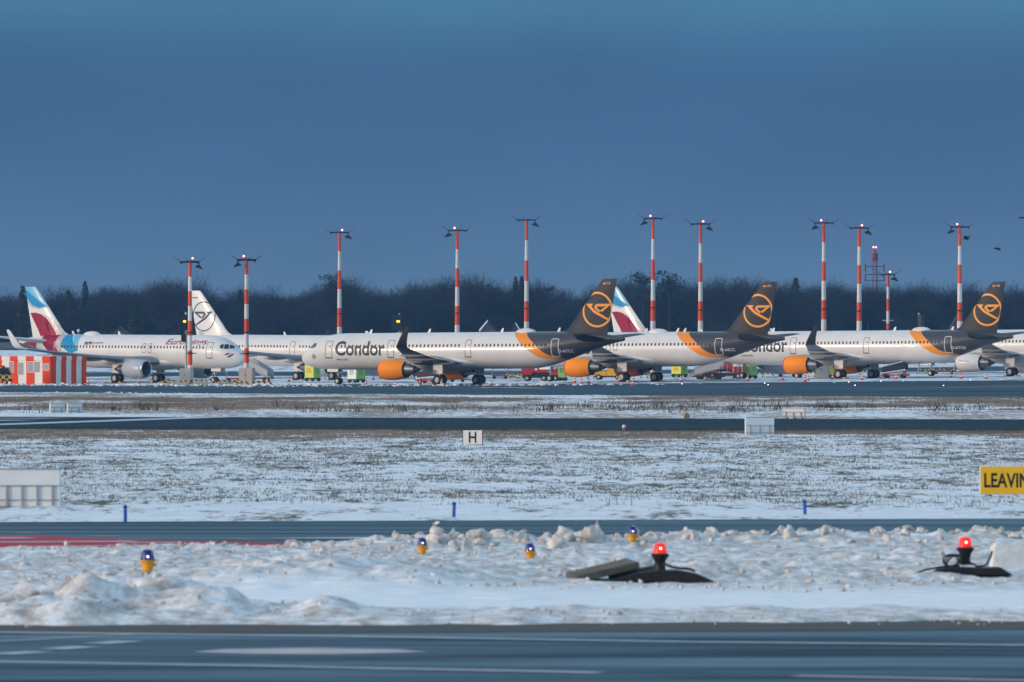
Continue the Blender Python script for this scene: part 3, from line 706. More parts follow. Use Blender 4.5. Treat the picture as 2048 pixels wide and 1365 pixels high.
    for z in zs:
        a, b = float(fin_le(z)), float(fin_te(z)); tk = .75 if z < 11.6 else .4
        secs.append(((L - a, 0, z + H.dz(L - 4)), a - b, tk, (0, 1, 0)))
    fin = loft(secs, SYM).build('fin', spec['fin'], P, True)
    dzf = H.dz(L - 4)
    def FS(x, z): return Vector((x, side * (fin_half(H, x, z) + .014), z))
    def clip(bm):
        """keep artwork inside the fin outline"""
        for v in bm.verts:
            zz = min(11.78, v.co.z - dzf); d = L - v.co.x; d = min(max(d, float(fin_te(zz)) + .02), float(fin_le(zz)) - .02); v.co.x = L - d
        return bm
    for item in spec['fin_art']:
        polys, m, nm = item
        bm = poly_bm([[(L - d, z + dzf) for d, z in p] for p in polys])
        for ax, stp in ((2, .1), (0, .18)):
            vals = [v.co[ax] for v in bm.verts]; q = math.floor(min(vals) / stp) * stp + stp
            while q < max(vals):
                co = [0, 0, 0]; no = [0, 0, 0]; co[ax] = q; no[ax] = 1
                bmesh.ops.bisect_plane(bm, geom=bm.verts[:] + bm.edges[:] + bm.faces[:], plane_co=co, plane_no=no, dist=1e-5); q += stp
        dead = [f_ for f_ in bm.faces if not (fin_te(f_.calc_center_median().z - dzf) - .05 < L - f_.calc_center_median().x < fin_le(f_.calc_center_median().z - dzf) + .05)]
        bmesh.ops.delete(bm, geom=dead, context='FACES')
        decal(clip(bm), FS, nm, m, fin)
    for t, box, m in spec.get('fin_text', []):
        me = text_mesh(t); bm = fit_mesh(me, 0, 1, box[2] + dzf, box[3] + dzf)
        for v in bm.verts: v.co.x = L - (box[0] + (v.co.x if side < 0 else 1 - v.co.x) * (box[1] - box[0]))
        decal(bm, lambda x, z: FS(x, z) + Vector((0, side * .012, 0)), 'lettering', m, fin)
    # tail cone end, roof dome and aerials
    mb = MB(); mb.lathe([(L - .02, .16), (L + .1, .15), (L + .1, .12), (L - .02, .1)], 14, 'x', (0, 0, 5.01 + H.dz(L))); mb.build('exhaust_pipe', M_redlip if spec.get('redapu') else M_dark, body, True)
    if 'dome' in spec:
        x = spec['dome']; mb = MB(); mb.ball((x, 0, 5.86 + H.dz(x)), 1, 1.35, .62, .48, 20, 10); mb.build('radome', M_white, body, True)
    for x in spec['aerials']:
        mb = MB(); mb.prism([(x, 5.85 + H.dz(x)), (x + .42, 5.85 + H.dz(x)), (x + .55, 6.38 + H.dz(x)), (x + .36, 6.38 + H.dz(x))], -.03, .03); mb.build('aerial', M_white, body)
    return P, body, H

# ---- fin artwork in (distance from tail end, height)
def ring(cd, cz, r, w, a0, a1, n=60): return stroke(arc(cd, cz, r, a0, a1, n), w)
def px4(x, y):       # from the enlarged photo of the charcoal fin
    X = 900 + x / 4.876; Y = 540 + y / 4.876; return ((1245 - X) / 14.66, 4 + (699.5 - Y) / 17.9)
bird = [[px4(*p) for p in q] for q in (
    [(1322, 340), (1392, 340), (1386, 362), (1374, 364), (1412, 404), (1470, 442), (1542, 490), (1532, 503), (1480, 476), (1402, 428)],
    [(1406, 384), (1408, 366), (1418, 350), (1438, 341), (1440, 366), (1432, 372), (1434, 382), (1462, 408), (1450, 424)],
    [(1438, 341), (1566, 341), (1520, 366), (1440, 366)], [(1566, 341), (1478, 420), (1458, 410), (1512, 366)])]
cond_ring = ring(3.48, 8.36, 1.88, .24, 0, 2 * math.pi, 72)
def wpx(x, y):       # white tail, from the photo enlargement with origin 0,560 and scale 3.938
    X = x / 3.938; Y = 560 + y / 3.938; return ((X - 364 + .92 * 11.9) / 11.9, 4 + (699 - Y) / 15.0)
# ------------------------------------------------------------------ the parked fleet
def epx(x, y): return ((x / 3.938 - 32.5) / 12.0 + .92, 4.15 + (699 - (560 + y / 3.938)) / 15.6)
ew_fin = [([[epx(*p) for p in [(120, 74), (150, 110), (305, 225), (250, 237), (190, 217), (145, 167), (128, 120)]]], M_blue, 'blue_panel'),
          ([[epx(*p) for p in [(120, 74), (222, 74), (318, 222), (305, 226), (150, 110)]]], M_blue2, 'pale_blue_panel'),
          ([[epx(*p) for p in [(140, 160), (190, 217), (250, 237), (305, 226), (322, 232), (240, 246), (180, 230), (146, 196)]]], M_greyp, 'grey_panel'),
          ([[epx(*p) for p in [(170, 275), (215, 272), (262, 285), (310, 318), (335, 350), (300, 360), (330, 440), (352, 480), (268, 480), (240, 410), (205, 345)]]], M_burg, 'burgundy_panel'),
          ([[epx(*p) for p in [(335, 350), (362, 390), (385, 430), (398, 480), (352, 480), (330, 440), (300, 360)]]], M_burg2, 'light_burgundy_panel'),
          ([[epx(*p) for p in [(262, 278), (330, 306), (400, 370), (455, 430), (455, 480), (402, 480), (388, 424), (352, 366), (312, 314)]]], M_greyp, 'grey_panel'),
          ([[epx(*p) for p in [(432, 405), (470, 432), (520, 452), (560, 480), (445, 480)]]], M_blue, 'blue_panel')]
def ehx(px, y): return ((470 - px) / 12.3, 4.15 + (699 - y) / 15.9)
ew_hull = [([[ehx(*p) for p in [(60, 668), (99, 668), (99, 692), (105, 702), (112, 712), (119, 718), (100, 717), (85, 709), (78, 700), (70, 690)]]], M_burg),
           ([[ehx(*p) for p in [(14, 689), (24, 685), (46, 681), (54, 688), (48, 696), (26, 693)]]], M_burg2),
           ([[ehx(*p) for p in [(99, 668), (113, 668), (110, 688), (114, 703), (104, 700), (99, 690)]]], M_greyp),
           ([[ehx(*p) for p in [(113, 664), (128, 672), (140, 688), (149, 697), (151, 701), (138, 706), (128, 704), (118, 696), (112, 686)]]], M_blue),
           ([[ehx(*p) for p in [(128, 667), (145, 667), (147, 680), (150, 699), (140, 688)]]], M_blue2)]
ew_hull_front = ew_hull + [([[ehx(*p) for p in [(176.3, 684.2), (176.3, 686.4), (169.5, 686.4), (169.5, 684.2)]]], M_black),
           ([[ehx(*p) for p in [(176.3, 686.4), (176.3, 688.2), (169.5, 688.2), (169.5, 686.4)]]], M_redlip), ([[ehx(*p) for p in [(176.3, 688.2), (176.3, 690.2), (169.5, 690.2), (169.5, 688.2)]]], M_yellow),
           ([[ehx(*p) for p in [(168.5, 684.4), (168.5, 690), (162, 690), (162, 684.4)]]], M_bluepost),
           ([[ehx(*p) for p in [(443, 710), (448, 706), (452, 707), (447, 711)]], [ehx(*p) for p in [(447, 714.5), (454, 708), (458, 709), (451, 715.5)]]], M_burg)]
D = M_doorline; Wl = M_whiteline
flag = lambda d, z: [([[(d, z), (d - .42, z), (d - .42, z + .09), (d, z + .09)]], M_yellow, 'flag_stripe'), ([[(d, z + .09), (d - .42, z + .09), (d - .42, z + .2), (d, z + .2)]], M_redlip, 'flag_stripe')]
con_fin = [(cond_ring, M_orange_line, 'ring_emblem'), (bird, M_orange_line, 'bird_emblem')] + flag(2.75, 11.2)
nose_ring = stroke(arc(2.75, 3.2, .27, 0, 2 * math.pi, 24), .06)
nose_bird = [[(2.6, 3.32), (2.95, 3.32), (2.80, 3.18), (2.78, 2.98), (2.72, 3.2)]]
def con_spec(L, G, rz, gear, label, reg, tl, windows, doors, extra, **k):
    b = condor_body("white_orange_charcoal_hull_paint", L, G)
    return dict(L=L, G=G, side=-1, rz=R(rz), gear=gear, label=label, body=b, fin=M_condor_fin, winglet=M_condor_fin, cowl=M_orange, lip=M_redlip, windows=windows,
                doors=doors, text=[(reg, (L - 7.75, L - 6.0, 3.66, 4.0), Wl, 0, .01)] + extra, fin_art=con_fin, fin_text=[(tl, (2.15, 1.72, 11.2, 11.42), Wl)], stab=M_condor_fin, redapu=True,
                hull_art=[(nose_ring, M_char), (nose_bird, M_char)], **k)
a321w = [(6.3, 13.1), (14.75, 23.8), (25.5, 35.6)]
a321d = [(4.55, .95, 3.15, 5.05, D), (13.35, .85, 3.15, 5.1, D), (24.15, .78, 3.15, 5.05, D), (35.85, .9, 3.15, 5.1, Wl)]
big = [("Condor", (6.0, 12.95, 3.3, 4.95), M_char, 0, .022), ("Airbus A321", (6.05, 7.7, 2.76, 2.98), M_char, 0, .01)]
c1, c1b, H1 = airliner(con_spec(44.51, 22.0, -35, (880, 770.3), "white airliner with Condor lettering, orange engines and charcoal tail, nearest and in the middle", "D-ATCC", "CC", a321w, a321d, big, dome=31.2, aerials=[9.3, 17.5, 27.6, 35.4]))
c2, c2b, H2 = airliner(con_spec(37.57, 17.7, -32, (1247.7, 764.0), "shorter airliner D-AICC with charcoal tail, its nose hidden behind the middle airliner's tail", "D-AICC", "CI", [(6.3, 14.2), (14.55, 28.9)], [(5, .9, 3.15, 5.05, D), (14.15, .52, 3.75, 4.85, D), (15.1, .52, 3.75, 4.85, D), (29.1, .9, 3.15, 5.1, Wl)], [("Condor", (6.0, 12.9, 3.3, 4.95), M_char, 0, .022)], sharklet=False, dome=20.2, aerials=[18.2, 22.6, 23.6]))
c3, c3b, H3 = airliner(con_spec(44.51, 22.0, -35, (1681, 757.9), "airliner D-ATCB with orange engines and charcoal tail at the right, partly behind the shorter one", "D-ATCB", "CB", a321w, a321d, big, dome=31.4, aerials=[9.3, 27.2, 35.6]))
ew1, ew1b, HE = airliner(dict(L=37.57, G=17.7, side=1, rz=R(140.5), gear=(235, 766.3), label="white airliner with Eurowings lettering and burgundy and blue tail behind the striped hut", body=M_white, fin=M_white, winglet=M_white, cowl=M_nacelle, lip=M_lipmetal,
      windows=[(5.3, 13.9), (14.0, 14.5), (14.95, 29.2)], doors=[(3.9, .9, 3.15, 5.05, D), (13.8, .52, 3.75, 4.85, D), (14.75, .52, 3.75, 4.85, D), (29.4, .9, 3.15, 5.05, Wl)],
      text=[("Eurowings", (4.9, 11.6, 4.5, 5.42), M_burg, .28, .008), ("D-AEWJ", (21.95, 23.8, 4.72, 5.05), M_char, .2, 0)], hull_art=ew_hull_front, fin_art=ew_fin, dome=25.4, aerials=[20.5, 28.2], stab=M_white))
w2, w2b, HW = airliner(dict(L=44.51, G=22.0, side=1, rz=R(143), gear=(597, 761), label="all-white airliner with dark ring emblem on its white tail", body=M_white, fin=M_white, winglet=M_white, cowl=M_nacelle, lip=M_lipmetal,
      windows=[(6.3, 13.1), (14.75, 23.8), (25.5, 36)], doors=[(4.55, .95, 3.15, 5.05, D), (13.35, .85, 3.15, 5.1, D), (24.15, .78, 3.15, 5.05, D), (36.2, .9, 3.15, 5.05, D)], text=[],
      fin_art=[(ring(3.48, 8.36, 1.93, .15, 0, 2 * math.pi, 72), M_char, 'ring_emblem'), (bird, M_char, 'bird_emblem'), ([[(2.5, 10.8), (1.4, 10.8), (1.4, 10.92), (2.5, 10.92)]], M_char, 'name_stripe')], aerials=[8, 13, 27, 38], stab=M_white))
ew2, ew2b, HE2 = airliner(dict(L=37.57, G=17.7, side=1, rz=R(140.5), gear=(1405, 757.5), label="far airliner of which the burgundy and blue tail shows behind the middle airliner's charcoal fin", body=M_white, fin=M_white, winglet=M_white, cowl=M_nacelle, lip=M_lipmetal,
      windows=[(5.3, 29.2)], doors=[(3.9, .9, 3.15, 5.05, D)], text=[], hull_art=ew_hull, fin_art=ew_fin, aerials=[20.5], stab=M_white))
hb = [([[(26, 4.9), (39, 4.9), (39, 5.93), (26, 5.93)]], M_blue2)]
t6, t6b, H6 = airliner(dict(L=39.5, G=19.5, side=-1, rz=R(-35), gear=(2024, 753.2), label="airliner with white engine and pale blue rear roof cut by the right edge", body=M_white, fin=M_blue2, winglet=M_white, cowl=mat("white_nacelle_paint", (.62, .63, .65), .35, var=.06), lip=M_lipmetal,
      windows=[(6, 13), (14.2, 30)], doors=[(5, .9, 3.15, 5.05, D), (13.3, .5, 3.75, 4.85, D)], text=[], hull_art=hb, fin_art=[], aerials=[12], stab=M_white, cowl_mark=("TUIfly.com", (.55, 2.15, .02, .36), M_red)))
# ------------------------------------------------------------------ trees
def limb(V, Fc, a, b, r0, r1, n=3):
    d = b - a; l = np.linalg.norm(d) + 1e-9; d = d / l
    u = np.cross(d, [0.3, .9, .2]); u /= np.linalg.norm(u) + 1e-9; w = np.cross(d, u); o = len(V)
    for c, r in ((a, r0), (b, r1)):
        for i in range(n):
            t = 2 * math.pi * i / n; V.append(c + r * (u * math.cos(t) + w * math.sin(t)))
    for i in range(n):
        j = (i + 1) % n; Fc.append((o + i, o + j, o + n + j)); Fc.append((o + i, o + n + j, o + n + i))
def bare_tree(seed, h=16, spread=.55, trunk=.32, dens=1.0, round_=False):
    """leafless broad-leaved tree: trunk arrays and crown arrays"""
    r = np.random.RandomState(seed); TV, TF, CV, CF = [], [], [], []
    def grow(p, d, L, rad, lev):
        segs = 3 if lev < 2 else 2; q = p.copy(); dd = d.copy()
        for s_ in range(segs):
            dd = dd + r.normal(0, .07 + .015 * lev, 3) + np.array([0, 0, .07]); dd /= np.linalg.norm(dd)
            e = q + dd * L / segs; ra, rb = rad * (1 - .28 * s_ / segs), rad * (1 - .28 * (s_ + 1) / segs)
            if lev == 0: limb(TV, TF, q, e, ra, rb, 6)
            elif lev < 3: limb(CV, CF, q, e, ra, rb, 3)
            else:
                u = np.cross(dd, r.normal(0, 1, 3)); u = u / (np.linalg.norm(u) + 1e-9) * max(.030, ra); o = len(CV)
                CV.extend([q - u, q + u, e]); CF.append((o, o + 1, o + 2))
            q = e
            if lev >= 4: continue
            nb = {0: 4, 1: 4, 2: 4, 3: 4}[lev]
            if lev == 0 and s_ == 0: nb = 1 if not round_ else 0
            for k in range(int(round(nb * dens))):
                a = r.uniform(0, 2 * math.pi); u = np.cross(dd, [1, .2, .1]); u /= np.linalg.norm(u); w = np.cross(dd, u)
                sp = spread * r.uniform(.7, 1.5); nd = dd * math.cos(sp) + (u * math.cos(a) + w * math.sin(a)) * math.sin(sp)
                grow(q - dd * L / segs * r.uniform(0, .6), nd, L * r.uniform(.5, .8) * (1.2 if lev == 0 else 1.0 if lev < 2 else 1.18), rad * .5, lev + 1)
    grow(np.zeros(3), np.array([0, 0, 1.0]), h * .5, trunk, 0)
    TV, CV = np.array(TV), np.array(CV); k = h / max(CV[:, 2].max(), 1)
    return TV * k, np.array(TF), CV * k, np.array(CF)
def conifer(seed, h=16, w=.24, layers=26):
    r = np.random.RandomState(seed); TV, TF, CV, CF = [], [], [], []
    limb(TV, TF, np.zeros(3), np.array([0, 0, h * .98]), .28, .03, 6)
    for k in range(layers):
        t = k / (layers - 1); z = h * (.12 + .86 * t); rad = h * w * (1 - t) ** .85 * r.uniform(.75, 1.15) + .25
        for i in range(max(5, int(13 * (1 - t) + 5))):
            a = r.uniform(0, 2 * math.pi); rr = rad * r.uniform(.6, 1.1); d = np.array([math.cos(a), math.sin(a), 0]); s_ = np.array([-d[1], d[0], 0])
            tip = d * rr + np.array([0, 0, z - rr * r.uniform(.15, .5)]); base = np.array([0, 0, z]); mid = base * .45 + tip * .55; ww = .30 * rr
            for lift in (0, -.35):
                o = len(CV); CV.extend([base, mid + s_ * ww + [0, 0, lift], tip, mid - s_ * ww + [0, 0, lift]]); CF.append((o, o + 1, o + 2)); CF.append((o, o + 2, o + 3))
            for q in range(3):
                o = len(CV); c = base + (tip - base) * r.uniform(.3, 1); CV.extend([c + s_ * .35, c - s_ * .35, c + r.normal(0, .3, 3) + [0, 0, -.7]]); CF.append((o, o + 1, o + 2))
    return np.array(TV), np.array(TF), np.array(CV), np.array(CF)
def pine(seed, h=16):
    """pine with a bare stem and flat needle clumps at the top"""
    r = np.random.RandomState(seed); TV, TF, CV, CF = [], [], [], []
    limb(TV, TF, np.zeros(3), np.array([.3, 0, h * .9]), .25, .1, 6)
    for k in range(16):
        z = h * r.uniform(.62, 1.0); a = r.uniform(0, 2 * math.pi); rr = r.uniform(.4, 2.4) * (1.25 - (z / h - .6)); c = np.array([rr * math.cos(a), rr * math.sin(a), z])
        limb(TV, TF, np.array([.3, 0, z - 1.0]), c, .06, .03, 3)
        for q in range(46):
            p = c + r.normal(0, 1, 3) * [.75, .75, .38]; d = r.normal(0, .32, 3); e = r.normal(0, .32, 3); o = len(CV); CV.extend([p, p + d, p + e]); CF.append((o, o + 1, o + 2))
    return np.array(TV), np.array(TF), np.array(CV), np.array(CF)
def scrub(seed, h=4):
    r = np.random.RandomState(seed); CV, CF = [], []
    for k in range(230):
        a = r.uniform(0, 2 * math.pi); rr = r.uniform(0, 1.6); p = np.array([rr * math.cos(a), rr * math.sin(a), 0]); e = p * 1.5 + [r.normal(0, .6), r.normal(0, .6), h * r.uniform(.4, 1)]
        u = np.array([.05, .02, 0]); o = len(CV); CV.extend([p - u, p + u, e]); CF.append((o, o + 1, o + 2))
        for q in range(4):
            m_ = p + (e - p) * r.uniform(.3, .95); o = len(CV); CV.extend([m_, m_ + [.03, .03, .02], m_ + r.normal(0, .55, 3) + [0, 0, .5]]); CF.append((o, o + 1, o + 2))
    return np.zeros((0, 3)), np.zeros((0, 3), int), np.array(CV), np.array(CF)

bares = [bare_tree(40 + k, 15, .5 + .06 * (k % 3), .26, 1.0, k % 2 == 1) for k in range(6)]
cons = [conifer(60 + k, 15, .2 + .03 * k) for k in range(3)]; pines = [pine(70 + k, 15) for k in range(2)]; scr = [scrub(80 + k) for k in range(3)]
WOODY = 1925.0
def top_px(x):   # height of the skyline in the photo
    return np.interp(x, [-200, 0, 60, 200, 235, 330, 370, 395, 480, 560, 620, 670, 700, 860, 900, 960, 1010, 1060, 1080, 1110, 1140, 1200, 1270, 1330, 1380, 1420, 1480, 1530, 1590, 1600, 1650, 1690, 1800, 1900, 2048, 2250],
                     [562, 560, 566, 566, 555, 548, 546, 560, 562, 562, 556, 545, 560, 552, 545, 540, 556, 552, 548, 560, 566, 564, 556, 552, 556, 545, 538, 545, 556, 566, 552, 560, 562, 568, 570, 566])
def merge(items, name, m, parent=None):
    Vs, Fs, o = [], [], 0
    for v, f in items:
        if len(v): Vs.append(v); Fs.append(f + o); o += len(v)
    return mesh_np(name, np.concatenate(Vs), np.concatenate(Fs), m, parent)
def place(t, X, Y, h, a, wk=1.0):
    z0 = float(gz(X, Y)) - .3; k = h / 15.0; c, s = math.cos(a), math.sin(a); out = []
    for V, Fc in ((t[0], t[1]), (t[2], t[3])):
        if len(V): Q = np.stack([(V[:, 0] * c - V[:, 1] * s) * k * wk + X, (V[:, 0] * s + V[:, 1] * c) * k * wk + Y, V[:, 2] * k + z0], -1)
        else: Q = V
        out.append((Q, Fc))
    return out
wr = np.random.RandomState(11); cr, co_, tr = [], [], []
wood = empty('woodland'); tag(wood, 'mass of bare and dark trees along the horizon behind the apron', 'woodland', None, 'stuff')
def tree_mesh(t, bark):
    me = mesh_np('tree', np.concatenate([t[0], t[2]]), np.concatenate([t[1], t[3] + len(t[0])]), bark); d = me.data; d.materials.append(M_bark)
    d.polygons.foreach_set('material_index', np.r_[np.zeros(len(t[1]), np.int32), np.ones(len(t[3]), np.int32)]); bpy.data.objects.remove(me); return d
bare_me = [tree_mesh(t, M_bark) for t in bares] + [tree_mesh(t, M_birch) for t in bares]
def hgt(px, Y, k=1.0): return (CAMH + (HY - top_px(px)) * WOODY / F - 5.6) * k * 1.04
for row, (Y0, n, k0, k1) in enumerate([(1912, 44, .55, .92), (1930, 56, .68, 1.08), (1948, 60, .76, 1.08), (1970, 60, .78, 1.02), (1995, 60, .8, .98)]):
    for i in range(n):
        px = -260 + (2570) * (i + wr.uniform(.1, .9)) / n; Y = Y0 + wr.uniform(-8, 8); X = (px - CX) * Y / F; h = hgt(px, Y, wr.uniform(k0, k1)); q = wr.rand()
        t = bares[wr.randint(6)]; kind = 0
        if q < .10 and row < 4: t = cons[wr.randint(3)]; kind = 1; h *= .92
        elif q < .125: h *= .86; t = pines[wr.randint(2)]; kind = 1
        if kind == 0:
            o = bpy.data.objects.new('tree', bare_me[wr.randint(6) + (6 if wr.rand() < .22 else 0)]); COL.objects.link(o); o.parent = wood; k = h / 15.0; wk = wr.uniform(.95, 1.4)
            o.location = (X, Y, float(gz(X, Y)) - .3); o.rotation_euler = (0, 0, wr.uniform(0, 6.28)); o.scale = (k * wk, k * wk, k); o['kind'] = 'stuff'
        else:
            a, b = place(t, X, Y, h, wr.uniform(0, 6.28), wr.uniform(.9, 1.25)); tr.append(a); co_.append(b)
for i in range(330):
    px = -260 + 2570 * wr.rand(); Y = wr.uniform(1900, 2010); X = (px - CX) * Y / F; a, b = place(scr[wr.randint(3)], X, Y, wr.uniform(12, 30), wr.uniform(0, 6.28)); cr.append(b)
merge(cr, 'undergrowth', M_bark, wood)['kind'] = 'stuff'; merge(tr, 'conifer_trunks', M_bark, wood)['kind'] = 'stuff'; merge(co_, 'conifer_crowns', M_conifer, wood)['kind'] = 'stuff'
# rising wooded ground behind the first trees closes the view below the crowns
xs = np.linspace(-420, 420, 60); ys = np.linspace(2020, 2160, 12); XX, YY = np.meshgrid(xs, ys)
ZZ = 5.5 + sstep(2020, 2120, YY) * (7.0 + 1.6 * vnoise(XX, YY, 30, 41)); i = (np.arange(59)[None, :] + (np.arange(11) * 60)[:, None]).ravel()
struct(mesh_np('wooded_rise', np.stack([XX, YY, ZZ], -1).reshape(-1, 3), np.stack([i, i + 1, i + 61, i + 60], -1), mat("leaf_litter_and_scrub", (.045, .036, .03), .95, var=.5, scale=.12), None, True))
def tree(kind, px, Y, ytop, label, wk=1.0, name='bare_tree', cm=None):
    X = (px - CX) * Y / F; z0 = float(gz(X, Y)); h = CAMH + (HY - ytop) * Y / F - z0
    e = empty(name, (X, Y, z0)); tag(e, label, 'tree')
    k = h / 15.0; t = kind
    mesh_np('trunk', t[0] * [k * wk, k * wk, k], t[1], M_bark, e); mesh_np('crown', t[2] * [k * wk, k * wk, k], t[3], cm or M_bark, e)
tree(bare_tree(101, 15, .62, .3, 1.0, True), 1081, 1902, 541, 'bare round-headed tree standing alone right of the mast with centre stripes', 1.1)
tree(bare_tree(102, 15, .55, .3, 1.15), 962, 1902, 536, 'broad bare tree rising above the wood between two tall masts', 1.35)
tree(bare_tree(103, 15, .6, .3, 1.0), 352, 1902, 541, 'bare open-crowned tree just left of the short mast at the left', 1.2)
tree(bare_tree(104, 15, .75, .3, 1.0, True), 1645, 1902, 543, 'fan-shaped bare tree behind the tall mast near the lattice tower', 1.2)
tree(bare_tree(105, 15, .55, .3, 1.1), 684, 1904, 540, 'bare tree directly behind the tall mast left of centre', 1.2)
tree(bare_tree(106, 15, .5, .3, 1.1), 1448, 1904, 534, 'tall bare tree on the crest right of the paired tall masts', 1.2)
tree(bare_tree(107, 15, .5, .3, 1.1), 1548, 1904, 540, 'loose bare tree just above the second charcoal tail fin', 1.2)
tree(conifer(111, 15, .15), 1031, 1900, 551, 'slim dark spruce left of the tallest central mast', 1, 'spruce_tree', M_conifer)
tree(conifer(112, 15, .15), 1043, 1906, 550, 'slim dark spruce touching the tallest central mast', 1, 'spruce_tree', M_conifer)
tree(conifer(113, 15, .26), 270, 1880, 584, 'wide dark spruce standing low before the wood at the left', 1.1, 'spruce_tree', M_conifer)
tree(conifer(114, 15, .18), 212, 1880, 602, 'small dark spruce left of the wide one before the wood', 1.1, 'spruce_tree', M_conifer)
tree(pine(115, 15), 1338, 1902, 545, 'dark pine with layered top between two tall masts', 1.2, 'pine_tree', M_conifer)
tree(pine(116, 15), 1284, 1902, 549, 'flat-topped dark pine just left of a tall mast', 1.2, 'pine_tree', M_conifer)
tree(pine(117, 15), 660, 1902, 552, 'small dark pine left of the tall mast above the airliner nose', .9, 'pine_tree', M_conifer)
tree(conifer(118, 15, .2), 170, 1904, 560, 'dark spruce tip on the skyline above the left airliner', 1, 'spruce_tree', M_conifer)

# ------------------------------------------------------------------ grass, tufts and stalks
def tufts(name, n, xr, y0, y1, h0, h1, r0, blades, m, seed, bw=.02, clump=None, parent=None, thr=.5):
    r = np.random.RandomState(seed); X = r.uniform(-1, 1, n); Y = y0 + (y1 - y0) * r.rand(n) ** .8; X = X * xr * Y / y1
    if clump:
        keep = vnoise(X + 500, Y * .35 + 90, clump, seed) + .35 * vnoise(X + 500, Y + 90, clump * .3, seed + 1) > thr + .17; X, Y = X[keep], Y[keep]; n = len(X)
    H = r.uniform(h0, h1, n) * (.5 + r.rand(n)); Rr = r0 * r.uniform(.4, 1.6, n)
    a = r.uniform(0, 2 * math.pi, (n, blades)); q = np.sqrt(r.rand(n, blades)) * Rr[:, None] * 2.2; bx = X[:, None] + q * np.cos(a); by = Y[:, None] + q * np.sin(a) * .7
    bz = land_z(bx, by) - .01; hh = H[:, None] * r.uniform(.4, 1.1, (n, blades)); lx = r.normal(0, .45, (n, blades)) * hh; ly = r.normal(0, .3, (n, blades)) * hh
    w = bw * r.uniform(.6, 1.4, (n, blades))
    P = np.stack([np.stack([bx - w, by, bz - .03], -1), np.stack([bx + w, by + w * .3, bz - .03], -1), np.stack([bx + lx, by + ly, bz + hh], -1)], 2).reshape(-1, 3)
    o = mesh_np(name, P, np.arange(len(P)).reshape(-1, 3), m, parent); return o
M_dead = mat("dead_straw_grass", (.29, .225, .17), .9, var=.4, scale=.25); M_green = mat("winter_green_grass", (.055, .062, .035), .9, var=.4, scale=.4); M_dkdead = mat("dark_dead_stalks", (.055, .042, .034), .9, var=.3, scale=1)
gr = lambda o, l: tag(o, l, 'grass', None, 'stuff')
Y_ = lambda y: CAMH * F / (y - HY)
gr(tufts('grass_tufts', 60000, 40, 216, 425, .03, .085, .07, 5, M_green, 201, .016, 1.3, thr=.47), 'short dark winter grass poking through the snow of the wide field')
gr(tufts('dead_grass', 42000, 40, 216, 425, .03, .09, .09, 6, M_dead, 202, .016, 3.2, thr=.50), 'brown dead grass patches in the snow of the wide field')
gr(tufts('dead_grass', 30000, 36, 366, 415, .04, .11, .2, 7, M_dead, 203, .024, 7.0, thr=.40), 'band of brown dead grass along the near runway edge')
gr(tufts('dead_grass', 60000, 52, 545, 690, .05, .16, .3, 5, M_dead, 204, .032, 7.0, thr=.46), 'long brown dead grass on the strip beyond the runway')
gr(tufts('dry_stalks', 420, 52, 524, 575, .35, .8, .35, 9, M_dkdead, 205, .02, 4.0, thr=.52), 'tall dark dry weeds along the far runway edge')
gr(tufts('dry_stalks', 500, 22, 212, 225, .08, .25, .2, 6, M_dkdead, 206, .008, 2.0, thr=.5), 'thin dry stalks along the far taxiway edge')
gr(tufts('sparse_weeds', 1500, 13, 132, 174, .02, .06, .1, 6, M_dkdead, 207, .006, 2.0, thr=.62), 'sparse dark weeds and litter in the near snow')

# ------------------------------------------------------------------ snow clods
def clod(seed, sub=3):
    r = np.random.RandomState(seed); bm = bmesh.new(); bmesh.ops.create_icosphere(bm, subdivisions=sub, radius=1)
    c = r.normal(0, 1, (11, 3)); c /= np.linalg.norm(c, axis=1)[:, None]; k = r.uniform(.45, .85, 11)
    ph = r.uniform(0, 6.28, (10, 3)); fq = r.uniform(2, 9, (10, 3))
    for v in bm.verts:
        p = np.array(v.co); d = 1.0
        for q, kk in zip(c, k):
            s = p.dot(q)
            if s > kk: d = min(d, kk / s)
        d *= 1 + .06 * sum(math.sin(fq[j].dot(p) + ph[j, 0]) for j in range(10)) + r.normal(0, .015)
        v.co = v.co * d
    V = np.array([v.co[:] for v in bm.verts]); Fc = np.array([[v.index for v in f.verts] for f in bm.faces]); bm.free(); return V, Fc
CL = [clod(300 + k, 2) for k in range(12)]; C3 = [clod(300 + k, 3) for k in range(12)]; CB = [clod(300 + k, 4) for k in range(8)]
def clod_mat(name, c0, c1):
    m = bpy.data.materials.new(name); m.use_nodes = True; n, b = add_nodes(m)
    n.links.new(rampn(n, noise(n, mapped(n, (1, 1, 1)), 5, 6, .7), [(.35, c0), (.62, c1)]), b.inputs['Base Color']); b.inputs['Roughness'].default_value = .8; b.inputs['Specular IOR Level'].default_value = .2
    bp = n.nodes.new('ShaderNodeBump'); bp.inputs['Strength'].default_value = .6; bp.inputs['Distance'].default_value = .03; n.links.new(noise(n, mapped(n, (1, 1, 1)), 16, 5, .7), bp.inputs['Height']); n.links.new(bp.outputs[0], b.inputs['Normal'])
    return m
M_clod = clod_mat("dirty_snow_clods", (.40, .335, .295), (.72, .70, .69)); M_clod2 = clod_mat("cleaner_snow_clods", (.62, .58, .56), (.80, .80, .81))
